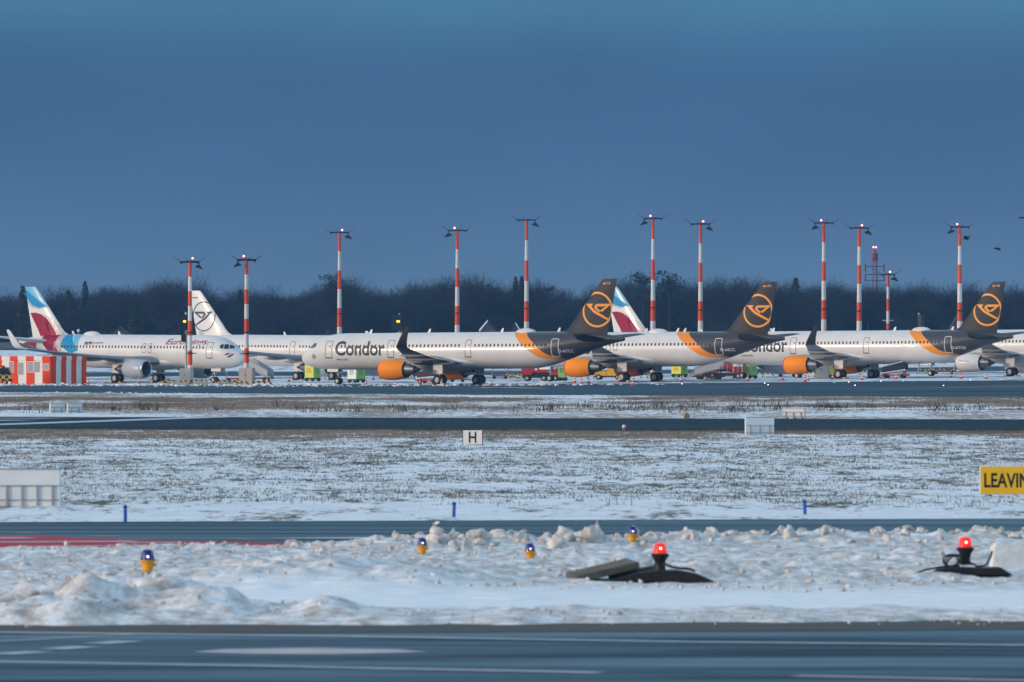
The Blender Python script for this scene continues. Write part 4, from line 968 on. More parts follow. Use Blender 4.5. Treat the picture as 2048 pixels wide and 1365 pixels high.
def clods(name, lst, m, zf=None, fine=False, flat=1.0):
    Vs, Fs, o = [], [], 0; r = np.random.RandomState(5)
    for (x, y, s) in lst:
        V, Fc = (C3 if fine else CL)[r.randint(12)]; a = r.uniform(0, 6.28); c, q = math.cos(a), math.sin(a); k = r.uniform(.6, 1.7, 3) * s * [1.1, 1, .85]
        W_ = V * k * [1, 1, flat]; W_ = np.stack([W_[:, 0] * c - W_[:, 1] * q + x, W_[:, 0] * q + W_[:, 1] * c + y, W_[:, 2] + s * .42 * flat + (float(zf(x, y)[0]) if zf else 0)], -1); Vs.append(W_); Fs.append(Fc + o); o += len(V)
    return mesh_np(name, np.concatenate(Vs), np.concatenate(Fs), m, None, True)
r = np.random.RandomState(77); L1, L2, L3 = [], [], []
for k in range(760):      # the broken ridge along the taxiway
    px = r.uniform(560, 2120); w = .25 + .75 * vnoise(np.array(px), np.array(0.), 90, 51) ; base = np.interp(px, [560, 700, 900, 1200, 1500, 2048], [1104, 1101, 1100, 1096, 1090, 1086])
    if px < 720 and r.rand() < .5: continue
    p = gp(px, base + r.normal(0, 5.5)); L1.append((p.x, p.y, (.02 + .13 * r.rand() ** 3.0) * (.3 + 1.1 * float(w))))
for k in range(130): p = gp(r.uniform(-40, 600), r.normal(1104, 3)); L1.append((p.x, p.y, .02 + .055 * r.rand() ** 2))
for k in range(3600):     # crumbs over the strip
    p = gp(r.uniform(-40, 2100), 1108 + 82 * r.rand() ** 1.2)
    if vnoise(np.array(p.x + 50), np.array(p.y), 1.7, 91) > .42: L2.append((p.x, p.y, .010 + .042 * r.rand() ** 3))
for k in range(170):      # heap at the left border of the road
    px = -30 + 420 * r.rand() ** 1.4; p = gp(px, 1222 + 16 * r.normal(0, .6)); L3.append((p.x, p.y, .02 + .09 * r.rand() ** 2 * (1.2 - px / 420)))
for k in range(260): p = gp(r.uniform(-30, 2100), 1238 + r.normal(0, 4)); L3.append((p.x, p.y, .012 + .03 * r.rand() ** 2))
tag(clods('snow_crumbs', L1, M_clod, strip_z, True), 'long broken ridge of dirty snow lumps along the taxiway', 'snow', None, 'stuff')
tag(clods('snow_crumbs', L2, M_clod, strip_z), 'small snow crumbs strewn over the near strip', 'snow', None, 'stuff')
tag(clods('snow_crumbs', L3, M_clod, strip_z), 'slushy snow lumps along the near road edge', 'snow', None, 'stuff')
def big(px, py, sx, sy, sz, k, label, tilt=0, m=None):
    p = gp(px, py); V, Fc = CB[k]; o = mesh_np('snow_clod', V * [sx, sy, sz], Fc, m or M_clod, None, True); o.location = (p.x, p.y, sz * .6 + float(strip_z(p.x, p.y)[0])); o.rotation_euler = (0, tilt, k); tag(o, label, 'snow clod'); o.rotation_euler = (0, tilt, 0)
big(985, 1084, .30, .2, .17, 2, 'largest snow slab, tilted up to the right, in the middle of the ridge', -.55)
big(955, 1088, .2, .18, .13, 4, 'brownish snow clod leaning against the large tilted slab')
big(800, 1092, .10, .10, .17, 1, 'pointed snow clod left of the middle blue lamps')
big(1268, 1080, .11, .1, .20, 3, 'upright snow clod directly behind the farthest blue lamp')
big(1237, 1081, .15, .12, .12, 6, 'rounded snow clod just left of the farthest blue lamp')
big(1292, 1085, .14, .12, .14, 7, 'rounded snow clod just right of the farthest blue lamp')
big(1420, 1089, .16, .12, .13, 1, 'snow clod with brown side right of the lit red lamp')
big(1524, 1081, .19, .15, .16, 0, 'large blocky snow clod on the ridge under the right blue post')
big(1375, 1083, .11, .1, .13, 5, 'small double snow clod left of the blocky ones')
big(1836, 1073, .16, .13, .12, 2, 'grey-topped snow clod left of the right red lamp')
big(1920, 1078, .19, .14, .16, 6, 'brown-sided snow clod behind the right red lamp')
big(1955, 1068, .18, .14, .13, 3, 'snow clod between the right red lamp and the white block')
big(875, 1048, .09, .08, .06, 4, 'lone snow lump lying on the taxiway near the middle blue post', m=M_clod2)
# ------------------------------------------------------------------ masts
def mast(px, ytop, ybase, band, label, lamp_side, armw=19, base=None, r0=.30, r1=.16, rungs=0, lit=True):
    g = gp(px, ybase); s = F / g.y; h = (ybase - ytop) / s + .05; e = empty('floodlight_mast', g); tag(e, label, 'mast', 'red and white floodlight masts')
    z = h; red = True; bl = band / s
    while z > (0.0 if base is None else 1.9):
        z1 = max(z - bl, 0 if base is None else 1.9); f = lambda q: r0 + (r1 - r0) * q / h
        mb = MB(); mb.cyl((0, 0, z1), (0, 0, z), f(z1), f(z), 14, cap=(z == h)); mb.build('red_band' if red else 'white_band', M_mastred if red else M_mastwhite, e, True); red = not red; z = z1
    if base is not None:
        mb = MB(); mb.cyl((0, 0, 0), (0, 0, 1.9), r0 * 1.02, n=14); mb.build('pole_foot', M_steel, e, True)
    aw = armw / s
    mb = MB(); mb.box(-aw, aw, -.12, .12, h - .12, h + .10); mb.box(-aw, -aw + .25, -.3, .3, h - .25, h + .06); mb.box(aw - .25, aw, -.3, .3, h - .25, h + .06); mb.box(-aw * .35, aw * .35, -.35, .35, h - .02, h + .14)
    mb.build('crossarm', M_dark, e, False, .02)
    for sg in (-1, 1):
        mb = MB(); mb.cyl((sg * aw * .95, 0, h), (sg * (aw + 12 / s), -.2, h + 9.5 / s), .045, .03, 5); mb.build('spike', M_dark, e)
        mb = MB(); mb.cyl((sg * .35 * aw, 0, h), (sg * .36 * aw, 0, h + 8 / s), .04, .025, 5); mb.build('spike', M_dark, e)
    lx = lamp_side * aw * .93
    la = empty('floodlight', (lx, -.1, h - .15), 0, e); k = 1 / s
    mb = MB(); mb.cyl((0, 0, 0), (0, 0, -4 * k), .05, n=6); mb.build('bracket', M_dark, la)
    mb = MB(); d = lamp_side
    mb.prism([(-7 * k * d, -6.5 * k), (-1.5 * k * d, -3.2 * k), (2 * k * d, -4 * k), (8 * k * d, -11.5 * k), (6.5 * k * d, -12 * k), (-7.5 * k * d, -8.2 * k)], -.45, .45); mb.build('lamp_housing', M_black, la, False, .03)
    mb = MB(); mb.prism([(-6.5 * k * d, -8.4 * k), (6.2 * k * d, -12.2 * k), (6.0 * k * d, -12.6 * k), (-6.6 * k * d, -8.9 * k)], -.38, .38); mb.build('lamp_glass', M_steel, la)
    if lit:
        b = -lamp_side * .28 * aw if lamp_side < 0 else lamp_side * .3 * aw
        b = lamp_side * .28 * aw
        mb = MB(); mb.cyl((b, -.2, h + .1), (b, -.2, h + .25), .12, n=10); mb.build('light_base', M_mastred, e)
        mb = MB(); mb.ball((b, -.2, h + .42), 2.6 / s * .8, n=12, k=8); mb.build('obstruction_light', M_redlamp, e, True)
    for q in (.42, .25):
        mb = MB(); zz = h * q; mb.cyl((0, 0, zz - .1), (0, 0, zz + .1), r0 * .95 + .06, n=14); mb.box(.0, .75 if lamp_side > 0 else -.75, -.1, .1, zz - .05, zz + .05) if q < .3 else None
        mb.build('clamp', M_dark, e)
    for k in range(rungs):
        zz = h * (.12 + .25 * k / 1.0 * .8); mb = MB(); mb.bar((-.9, 0, zz), (.9, 0, zz), .09); mb.build('rung', M_mastwhite, e)
    return e
mast(380, 525, 768, 29.5, 'short striped mast in front of the left airliner, left of its lettering end', 1, base=1, r0=.30, r1=.19)
mast(493, 521, 770.5, 29.5, 'short striped mast in front of the left airliner nose', -1, base=1, r0=.30, r1=.19)
mast(679, 466, 746, 37.8, 'tall striped mast behind the nose of the middle airliner', 1, r0=.50, r1=.22)
mast(914.5, 462, 746, 37.8, 'tall striped mast behind the wing of the middle airliner', -1, r0=.50, r1=.22)
mast(1053, 441, 746, 40.6, 'tall striped mast above the orange sweep of the middle airliner', 1, r0=.50, r1=.22, lit=False)
mast(1306, 438, 745, 41, 'tall striped mast rising behind the shorter airliner radome', -1, r0=.50, r1=.22)
mast(1401, 449, 745, 38.7, 'tall striped mast rising behind the orange sweep of the shorter airliner', 1, r0=.50, r1=.22)
mast(1647.5, 447, 743, 38.6, 'tall striped mast behind the right airliner, left one of its pair', -1, r0=.50, r1=.22)
mast(1718.5, 457, 743, 37.2, 'tall striped mast behind the right airliner, right one of its pair', 1, r0=.50, r1=.22)
mast(1776, 550, 741, 24.5, 'thin low striped mast with crossbars below the lattice tower', 1, 14, r0=.30, r1=.2, rungs=3)
mast(1919.5, 455, 743, 37.7, 'tall striped mast at the right just left of the last charcoal fin', -1, r0=.50, r1=.22)
# cabinets at the two near mast feet
def cabinet(px, y, w, h, label):
    g = gp(px, y); e = empty('switch_cabinet', g, R(-20)); tag(e, label, 'cabinet')
    mb = MB(); mb.box(-w / 2, w / 2, -.4, .4, .0, h); mb.build('housing', M_cabinet, e, False, .02); mb = MB(); mb.box(-w / 2 + .06, -.02, -.425, -.402, .1, h - .1); mb.box(.02, w / 2 - .06, -.425, -.402, .1, h - .1); mb.build('door', M_cabinet, e)
    mb = MB(); mb.box(-.12, -.02, -.44, -.427, h * .55, h * .62); mb.build('handle', M_black, e); mb = MB(); mb.box(-w / 2 - .1, w / 2 + .1, -.55, .55, -.02, .09); mb.build('plinth', M_conc, e)
cabinet(373, 769, 1.5, 1.85, 'beige cabinet at the foot of the left short mast'); cabinet(494, 771.5, 1.7, 2.0, 'beige cabinet at the foot of the short mast by the nose')
cabinet(1646, 757, 1.7, 1.9, 'grey cabinet behind the right airliner engine')
# hazard-striped hoops round stands and mast feet
def hoop_mesh():
    mb = MB(); pts = [(-.75, 0), (-.75, .28), (-.62, .45), (-.45, .5), (.45, .5), (.62, .45), (.75, .28), (.75, 0)]
    for a, b in zip(pts[:-1], pts[1:]): mb.cyl((a[0], 0, a[1]), (b[0], 0, b[1]), .085, n=8)
    return mb
hp = hoop_mesh().build('hazard_hoop', M_yb, None, True); hfirst = True
HOOPS = [(338, 769, 'left of the left short mast foot'), (372, 771.5, 'in front of the left short mast'), (393, 769, 'right of the left short mast foot'), (421, 768, 'under the left airliner nose gear'), (449, 771, 'left of the nose-side mast foot'), (470, 772, 'close left of the cabinet by the nose'), (484, 773, 'touching the cabinet by the nose'), (517, 773, 'right of the cabinet by the nose'), (529, 771, 'farthest right of the mast foot by the nose'),
         (648, 758.5, 'right of the yellow cart by the nose wheel'), (660, 758, 'left of the middle nose wheel'), (690, 760, 'right of the middle nose wheel'), (772, 758, 'behind the orange middle engine, left'), (806, 759.5, 'under the middle engine exhaust'), (820, 759, 'right under the middle engine exhaust'), (1018, 757, 'behind the red trolley'), (1032, 757, 'left of the red truck'), (1046, 757.5, 'touching the red truck'), (1186, 757.5, 'below the second orange engine'), (1199, 758, 'left of the yellow tractor'), (1292, 757, 'left of the second far wheels'), (1305, 756.5, 'just left of the second far wheels'), (1380, 752.5, 'right of the yellow cart under the belly'), (1392, 752, 'right end behind the yellow cart'),
         (1515, 755, 'pair right of the green cart, left'), (1536, 755, 'pair right of the green cart, right'), (1622, 753, 'before the grey cabinet, left'), (1640, 754.5, 'before the grey cabinet, middle'), (1652, 755, 'before the grey cabinet, right'), (1730, 750, 'behind the right far wheels'), (1846, 747, 'far row right of the stairs, first'), (1862, 747, 'far row right of the stairs, second'), (1884, 746.5, 'far row beside the red hoses'), (1912, 746.5, 'far row before the white engine')]
for px, py, w in HOOPS:
    o = hp if hfirst else hp.copy()
    if not hfirst: COL.objects.link(o)
    hfirst = False; o.location = gp(px, py); o.rotation_euler = (0, 0, R(rnd.uniform(-30, 30))); tag(o, 'yellow and black hazard hoop ' + w, 'barrier', 'hazard hoops on the apron')
# low concrete blocks
for px, y, w, lb in ((355, 770, 2.4, 'low concrete block before the left short mast'), (460, 772.5, 2.6, 'low concrete block left of the cabinet by the nose'), (402, 770, 1.6, 'low concrete block right of the left short mast')):
    mb = MB(); mb.box(-w / 2, w / 2, -.3, .3, 0, .42, .04); o = mb.build('concrete_block', M_conc, None, False, .02); o.location = gp(px, y); tag(o, lb, 'block')
# traffic cones
def cone():
    e = empty('traffic_cone'); mb = MB(); mb.box(-.22, .22, -.22, .22, 0, .05); mb.build('base', M_cone, e)
    f = lambda z: .17 - .14 * (z - .05) / .75
    for z0, z1, m, nm in ((.05, .25, M_cone, 'red_band'), (.25, .42, M_conew, 'white_band'), (.42, .56, M_cone, 'red_band'), (.56, .67, M_conew, 'white_band'), (.67, .80, M_cone, 'tip')):
        mb = MB(); mb.cyl((0, 0, z0), (0, 0, z1), f(z0), f(z1), 12, cap=(nm == 'tip')); mb.build(nm, m, e, True)
    return e
c0 = cone(); used = False
for px, py, w in [(176, 769, 'right of the striped hut'), (278, 767, 'before the left airliner main wheels'), (347, 764, 'behind the hoops at the left short mast'), (541, 769, 'right of the hoops by the left nose'), (578, 764, 'left of the white airliner wheels'), (622, 758, 'behind the yellow cart'), (732, 771, 'right of the white and green cart'), (747, 760, 'small and far, left of the middle engine'), (790.5, 773, 'under the middle orange engine'), (840, 770, 'left of the mobile stairs'), (883, 772, 'before the nearest main wheels'), (983, 771.5, 'right of the middle far wheels'), (1150, 766, 'left under the second orange engine'), (1163, 769, 'centre under the second orange engine'), (1178, 767.5, 'right under the second orange engine'), (1238, 765, 'left of the second main wheels'), (1265.5, 772, 'nearest, before the second main wheels'), (1267.5, 765.5, 'right behind the second main wheels'), (1361.5, 764.5, 'alone right of the second far wheels'), (1495.5, 763, 'before the green cart'), (1484, 753, 'far, left of the green cart'), (1565.5, 761, 'right of the hazard hoops'), (1610.5, 764.5, 'left one of two under the third engine'), (1616, 761.5, 'right one of two under the third engine'), (1665, 759, 'left of the third main wheels'), (1723.5, 760.5, 'between the third main wheels'), (1792, 759, 'before the red and white stairs'), (1901.5, 756, 'left before the white engine'), (1921.5, 758, 'below the white engine'), (1972, 758.5, 'right of the white engine')]:
    o = copy_tree(c0) if used else c0; used = True; o.location = gp(px, py); o.rotation_euler = (0, 0, rnd.uniform(0, 1)); tag(o, 'red and white traffic cone ' + w, 'traffic cone', 'traffic cones on the apron')
# ------------------------------------------------------------------ docking signal boxes
def signal(px, ytop, yb, ybase, w, label, lit=True, tw=0):
    g = gp(px, ybase); s = F / g.y; e = empty('docking_signal', g, tw); tag(e, label, 'signal'); z0 = (ybase - yb) / s; z1 = (ybase - ytop) / s; ww = w / s / 2
    px_ = 0.0 if lit is None else ww * .6
    mb = MB(); mb.cyl((ww * .55, .5, 0), (ww * .55, .5, z1 + .3), .13, n=10); mb.build('post', M_steel, e, True)
    mb = MB(); mb.prism([(-ww, z0 + .3), (-ww * .9, z0), (ww * .9, z0), (ww, z0 + .3), (ww * 1.05, z1), (-ww * 1.05, z1)], -.35, .3); mb.build('housing', M_black, e, False, .04)
    mb = MB(); mb.box(-ww * .8, ww * .8, -.372, -.352, z0 + .3, z1 - .25); mb.build('screen', M_glass, e)
    mb = MB(); mb.box(-ww * .6, -ww * .1, .3, .42, z0 - 1.2, z0 + .2); mb.build('bracket', M_dark, e)
    if lit: mb = MB(); mb.box(-ww * .05, ww * .62, -.39, -.374, z0 + (z1 - z0) * .50, z0 + (z1 - z0) * .64); mb.build('lamp', M_yellamp, e)
    return e
s1 = signal(367, 630, 661, 768.5, 17, 'black docking signal box with lit yellow bar on a post by the left short mast')
mb = MB(); mb.box(-.28, .28, -.15, .2, 5.0, 5.95); mb.build('control_box', M_black, s1, False, .03)
signal(793.5, 630, 661, 744, 20, 'black docking signal box with yellow lamp above the middle airliner roof'); signal(1842, 630, 655, 744, 13, 'unlit black docking signal box seen from the side above the right airliner', False, R(60))
# ------------------------------------------------------------------ striped hut
g = gp(101, 770.5); hut = empty('striped_hut', g, R(-38)); tag(hut, 'red and white striped hut at the left edge of the apron', 'hut')
W_, Dp, Ht = 9.2, 6.4, 3.35   # left face runs along -x, right face along +y from the near corner
for k in range(8):
    m = M_hutred if k % 2 == 0 else M_hutwhite; mb = MB(); x1 = -k * 1.25; mb.box(x1 - 1.25, x1, 0, .08, 0, Ht - .5); mb.build('front_panel', m, hut); mb = MB(); mb.box(x1 - 1.25, x1, -.08, .085, Ht - .498, Ht); mb.build('fascia_panel', m, hut)
for k in range(7):
    m = M_hutred if k % 2 == 0 else M_hutwhite; y0 = .08 + k * .9; mb = MB(); mb.box(-.08, 0, y0, y0 + .9, 0, Ht - .5); mb.build('side_panel', m, hut); mb = MB(); mb.box(-.082, .08, y0, y0 + .9, Ht - .498, Ht); mb.build('fascia_panel', m, hut)
mb = MB(); mb.box(-10, -.1, .1, 6.3, Ht - .12, Ht - .02); mb.build('roof', M_snowpatch, hut)
mb = MB(); mb.box(-10, -.1, .1, 6.3, 0.02, Ht - .2); mb.build('inner_wall', M_hutwhite, hut)
for x, w, z0, z1 in ((-1.02, .75, 1.75, 2.45), (-3.5, .85, 1.5, 2.7), (-5.0, .8, 1.2, 2.6), (-2.55, .9, 1.5, 2.7), (-6.4, .7, 1.5, 2.7)):
    wn_ = MB(); wn_.box(x - .05, x + w + .05, -.03, -.002, z0 - .05, z1 + .05); wo_ = wn_.build('window', M_hutwhite, hut); mb = MB(); mb.box(x, x + w, -.045, -.032, z0, z1); mb.build('pane', M_hutglass, wo_)
for x in (-2.45, -5.0):
    mb = MB(); mb.box(x - .03, x + .01, -.02, -.003, .05, 2.8); mb.build('door_seam', M_dark, hut)
# ------------------------------------------------------------------ vehicles and carts
def wheels(e, xs, r, y0, y1, w=.25, hub=M_hub):
    for x in xs:
        for y in (y0, y1):
            k = empty('wheel', (x, y, r), 0, e); wheel(r, w, k, (0, 0, 0), hub)
# yellow-black van at the left border
g = gp(4, 771); v = empty('airport_van', g, R(0)); tag(v, 'yellow and black chequered airport van cut by the left edge', 'van')
mb = MB(); mb.prism([(-3.2, .45), (1.02, .45), (1.15, .6), (1.12, 1.2), (.85, 2.05), (.6, 2.15), (-3.2, 2.15)], -.85, .85)
Mchk = mat("yellow_black_checks", (.7, .36, .02), .4); nn = Mchk.node_tree; ck = nn.nodes.new('ShaderNodeTexChecker'); ck.inputs['Scale'].default_value = 2.6; ck.inputs[1].default_value = (.72, .38, .02, 1); ck.inputs[2].default_value = (.03, .03, .035, 1)
nn.links.new([x for x in nn.nodes if x.type == 'TEX_COORD'][0].outputs['Object'], ck.inputs[0]); nn.links.new(ck.outputs[0], nn.nodes['Principled BSDF'].inputs['Base Color'])
mb.build('body', Mchk, v, False, .08); mb = MB(); mb.prism([(-.2, 1.25), (1.0, 1.25), (.78, 1.98), (-.2, 1.98)], -.87, .87); mb.build('side_window', M_glass, v)
mb = MB(); mb.prism([(1.02, 1.25), (1.12, 1.22), (.86, 2.02), (.76, 2.0)], -.7, .7); mb.build('rear_window', M_glass, v); mb = MB(); mb.box(-.4, .3, -.6, .6, 2.16, 2.3); mb.build('light_bar', M_red, v); mb = MB(); mb.box(1.02, 1.2, -.8, .8, .42, .62); mb.build('bumper', M_dark, v)
wheels(v, (.35, -2.3), .33, -.82, .82, .22)
def cart(px, y, w, d, h, front, sidem, rz, label, txt=None, tside=None):
    e = empty('ground_power_cart', gp(px, y), R(rz)); tag(e, label, 'cart')
    mb = MB(); mb.box(-w / 2, w / 2, -d / 2, d / 2, .42, h); mb.build('housing', sidem, e, False, .03)
    mb = MB(); mb.box(-w / 2 + .04, w / 2 - .04, -d / 2 - .02, -d / 2 + .0, .48, h - .05); mb.build('front_panel', front, e)
    mb = MB(); mb.box(-w / 2 - .05, w / 2 + .05, -d / 2 + .05, d / 2 - .05, .25, .419); mb.build('chassis', M_dark, e)
    for x in (-w * .33, w * .33):
        for yy in (-d * .42, d * .42): mb = MB(); mb.lathe([(-.1, .05), (-.1, .24), (.1, .24), (.1, .05)], 16, 'y', (x, yy, .25)); mb.build('wheel', M_tyre, e, True)
    if txt:
        bm = fit_mesh(text_mesh(txt), -w * .22, w * .22, h * .52, h * .82); decal(bm, lambda x, z: Vector((x, -d / 2 - .03, z)), 'lettering', M_redlip if front is M_gpuyel else M_char, e)
        bm = fit_mesh(text_mesh(txt), -d * .2, d * .2, h * .52, h * .82); decal(bm, lambda x, z: Vector((w / 2 + .01, x, z)), 'lettering', M_char, e)
    return e
cart(625.5, 763, 1.5, 1.4, 2.05, M_gpuyel, M_gpugrn, -38, 'yellow and green power cart beside the middle airliner nose', 'EIS')
cart(713, 766, 1.45, 1.7, 1.9, M_panelw, M_gpugrn, -40, 'white-fronted green power cart right of the middle nose wheel', 'EIS')
cart(1125, 762.5, .9, 1.3, 1.95, M_gpugrn, M_gpugrn, -10, 'slim green power cart right of the red truck', 'EIS')
cart(1359, 755, 1.6, 1.6, 1.6, M_gpuyel, M_gpugrn, -35, 'yellow-fronted green power cart under the second belly', 'EIS')
cart(1499, 758, 1.3, 1.8, 1.9, M_gpugrn, M_gpugrn, -30, 'green power cart right of the red tank truck', 'EIS'); cart(1668, 757, .8, .9, 1.5, M_gpuyel, M_gpuyel, -20, 'small yellow cart behind the third main wheels')
def truck(px, y, rz, label, kind):
    e = empty('service_truck', gp(px, y), R(rz)); tag(e, label, 'truck')
    m = M_red if kind != 'yellow' else M_yellow
    if kind == 'long':
        mb = MB(); mb.prism([(-2.6, .75), (-2.65, 1.5), (-2.4, 1.95), (-1.9, 2.05), (.7, 2.05), (.75, 1.7), (.75, 1.05), (-1.2, 1.05), (-1.3, .75)], -.95, .95); mb.build('tank_body', m, e, False, .1)
        mb = MB(); mb.box(-2.5, 2.4, -.8, .8, .38, .749); mb.box(-1.25, .9, -.7, .7, .75, 1.045); mb.build('chassis', M_dark, e, False, .03)
        mb = MB(); mb.prism([(.95, .76), (2.2, .76), (2.25, 1.2), (1.9, 1.25), (1.7, 1.9), (.95, 1.9)], -.9, .9); mb.build('cab', m, e, False, .06)
        mb = MB(); mb.prism([(1.05, 1.3), (1.8, 1.3), (1.65, 1.82), (1.05, 1.82)], -.92, .92); mb.build('cab_window', M_glass, e)
        mb = MB(); mb.lathe([(-.1, .12), (-.1, .34), (.1, .34), (.1, .12)], 18, 'y', (1.5, -1.0, 1.75)); mb.build('hose_reel', M_hub, e, True); wheels(e, (-1.9, .2, 1.6), .36, -.82, .82); mb = MB(); mb.box(-.9, -.6, -.97, -.955, 1.35, 1.6); mb.build('emblem', M_whiteline, e)
    elif kind == 'tank':
        mb = MB(); mb.box(-2.4, 2.4, -.8, .8, .4, .75); mb.build('chassis', M_dark, e, False, .03)
        mb = MB(); mb.prism([(-2.6, .76), (-2.4, 1.4), (-1.7, 1.75), (-1.1, 2.0), (-1.1, .76)], -.95, .95); mb.build('cab', m, e, False, .06); mb = MB(); mb.prism([(-2.3, 1.35), (-1.75, 1.68), (-1.3, 1.85), (-1.3, 1.35)], -.97, .97); mb.build('cab_window', M_glass, e)
        mb = MB(); mb.lathe([(-.9, .1), (-.85, .5), (.85, .5), (.9, .1)], 20, 'x', (0, 0, 1.45)); mb.build('tank', m, e, True)
        for x in (1.15, 1.65, 2.15): mb = MB(); mb.lathe([(.76, .22), (1.9, .22), (2.05, .1)], 14, 'z', (x, -.4, 0)); mb.build('cylinder', m, e, True)
        for x in (-.6, .2, .9): mb = MB(); mb.cyl((x, -.85, .76), (x, -.85, 2.1), .05, n=6); mb.build('pipe', M_steel, e)
        wheels(e, (-1.7, 1.6), .38, -.82, .82)
    else:
        mb = MB(); mb.prism([(-1.9, .5), (-1.85, 1.0), (-1.2, 1.1), (-.2, 1.15), (-.2, .5)], -.85, .85); mb.build('bonnet', m, e, False, .06)
        mb = MB(); mb.prism([(-.18, .5), (-.18, 1.5), (0, 1.75), (1.6, 1.75), (1.75, 1.5), (1.75, .5)], -.9, .9); mb.build('body', m, e, False, .06); mb = MB(); mb.prism([(.9, 1.05), (1.6, 1.05), (1.5, 1.62), (.95, 1.62)], -.92, .92); mb.build('cab_window', M_panelw, e)
        wheels(e, (-1.3, 1.2), .36, -.8, .8); mb = MB(); mb.box(-1.9, 1.75, -.7, .7, .3, .49); mb.build('chassis', M_dark, e)
    return e
truck(1086, 762.5, -8, 'red low tank truck with white-hubbed wheels left of the second airliner', 'long'); truck(1452, 758.5, -5, 'red service truck with upright cylinders behind the grey stairs', 'tank'); truck(1219, 760, -10, 'yellow tow tractor behind the second orange engine', 'yellow')
def stairs(px, y, rz, ln, h, label, panel, rail, base, flip=1):
    e = empty('passenger_stairs', gp(px, y), R(rz)); tag(e, label, 'stairs'); f = flip
    mb = MB(); mb.box(-ln / 2 - .2, ln / 2 + .2, -.7, .7, .3, .5); mb.build('chassis', base, e, False, .03)
    for yy in (-.72, .72):
        mb = MB(); mb.prism([(-f * ln / 2, .55), (-f * (ln / 2 - .5), .55), (f * ln / 2, h - .9), (f * ln / 2, h), (f * (ln / 2 - .4), h), (-f * ln / 2, 1.35)], yy - .03, yy + .03); mb.build('side_panel', panel, e)
        mb = MB(); mb.bar((-f * ln / 2, yy * 1.06, 1.42), (f * (ln / 2 - .35), yy * 1.06, h + .07), .09); mb.bar((-f * ln / 2, yy * 1.06, .6), (f * ln / 2, yy * 1.06, h - .95), .12); mb.build('handrail', rail, e)
    n = 10
    for k in range(n):
        t = k / n; mb = MB(); x = -f * ln / 2 + f * ln * t; z = .5 + (h - 1.5) * t; mb.box(min(x, x + f * .3), max(x, x + f * .3), -.68, .68, z, z + .06); mb.build('step', M_steel, e)
    for yy in (-.5, .5): mb = MB(); mb.bar((f * (ln / 2 - .3), yy, .5), (f * (ln / 2 - .3), yy, h - .95), .12); mb.build('support', base, e)
    wheels(e, (-ln * .35, ln * .35), .27, -.65, .65, .2, M_dark); return e
stairs(858, 767.5, -25, 2.5, 1.75, 'low mobile stairs on a red base under the middle airliner wing', M_black, M_panelw, M_red)
stairs(1418, 759.5, -20, 3.4, 2.3, 'grey mobile stairs left of the red service truck', M_panelrib, M_steel, M_dark); stairs(1790, 757, -15, 3.0, 2.0, 'red and white mobile stairs behind the third airliner', M_dark, M_panelw, M_red)
stairs(518, 763, 150, 3.4, 2.9, 'dark mobile stairs behind the left airliner nose', M_panelrib, M_steel, M_dark)
def trolley(px, y, w, label, m):
    e = empty('baggage_trolley', gp(px, y), R(rnd.uniform(-15, 15))); tag(e, label, 'trolley')
    mb = MB(); mb.box(-w / 2, w / 2, -.6, .6, .35, .5); mb.build('bed', m, e, False, .02); mb = MB(); mb.bar((w / 2, 0, .4), (w / 2 + .9, 0, .3), .07); mb.build('drawbar', M_dark, e)
    for x in (-w / 2 + .05, w / 2 - .05):
        mb = MB(); mb.bar((x, -.55, .5), (x, -.55, 1.3), .07); mb.bar((x, .55, .5), (x, .55, 1.3), .07); mb.bar((x, -.55, 1.27), (x, .55, 1.27), .06); mb.build('end_frame', M_steel, e)
    wheels(e, (-w * .35, w * .35), .2, -.5, .5, .14, M_dark)
trolley(1000, 758.5, 2.2, 'red flat trolley left of the red tank truck', M_red); trolley(915, 765, 1.8, 'red flat trolley behind the middle far engine', M_red); trolley(1575, 754, 2.6, 'red flat trolley left of the third orange engine', M_red); trolley(468, 764, 2.0, 'red flat trolley under the left airliner nose', M_red); trolley(1888, 749, 3.0, 'red flat trolley before the far hazard hoops', M_red)
# ------------------------------------------------------------------ boards and signs in the grass
def board(px, y, w, h, ribs, label, rz=0, m=M_panelw, kick=.0):
    e = empty('sign_board', gp(px, y), R(rz)); tag(e, label, 'sign board', 'sign boards seen from behind')
    mb = MB(); mb.box(-w / 2, w / 2, -.09, .09, .10, h); mb.build('board', m, e, False, .012)
    mb = MB(); mb.box(-w / 2 - .005, w / 2 + .005, -.1, .1, h - .02, h + .015); mb.build('top_edge', M_panelrib, e)
    for k in range(ribs):
        x = -w / 2 + w * (k + .5) / ribs if ribs > 1 else 0; mb = MB(); mb.box(x - .024, x + .024, -.14, -.092, 0, h * .62); mb.build('rib', M_panelrib, e); mb = MB(); mb.box(x - .06, x + .06, -.2, .2, -.05, .06); mb.build('foot', M_conc, e)
    for z in (h * .60, h * .25): mb = MB(); mb.box(-w / 2 + .02, w / 2 - .02, -.118, -.092, z - .015, z + .015); mb.build('rail', M_panelrib, e)
    return e
board(30, 1021, 2.28, 1.02, 6, 'wide white sign board with ribs cut by the left edge', -4); board(1519, 876, 1.34, .92, 3, 'white sign board with three ribs beside the runway at the right', 14)
board(1588, 837.5, 1.38, .60, 3, 'low pinkish-white sign board beyond the runway at the right', -22); board(114.5, 828.5, .98, .68, 2, 'left one of two small white sign boards beyond the runway', 24); board(149, 828.5, .98, .68, 2, 'right one of two small white sign boards beyond the runway', 24)
def textplane(e, txt, x0, x1, z0, z1, y, m, wt=0):
    decal(fit_mesh(text_mesh(txt, 0, wt), x0, x1, z0, z1), lambda x, z: Vector((x, y, z)), 'lettering', m, e)
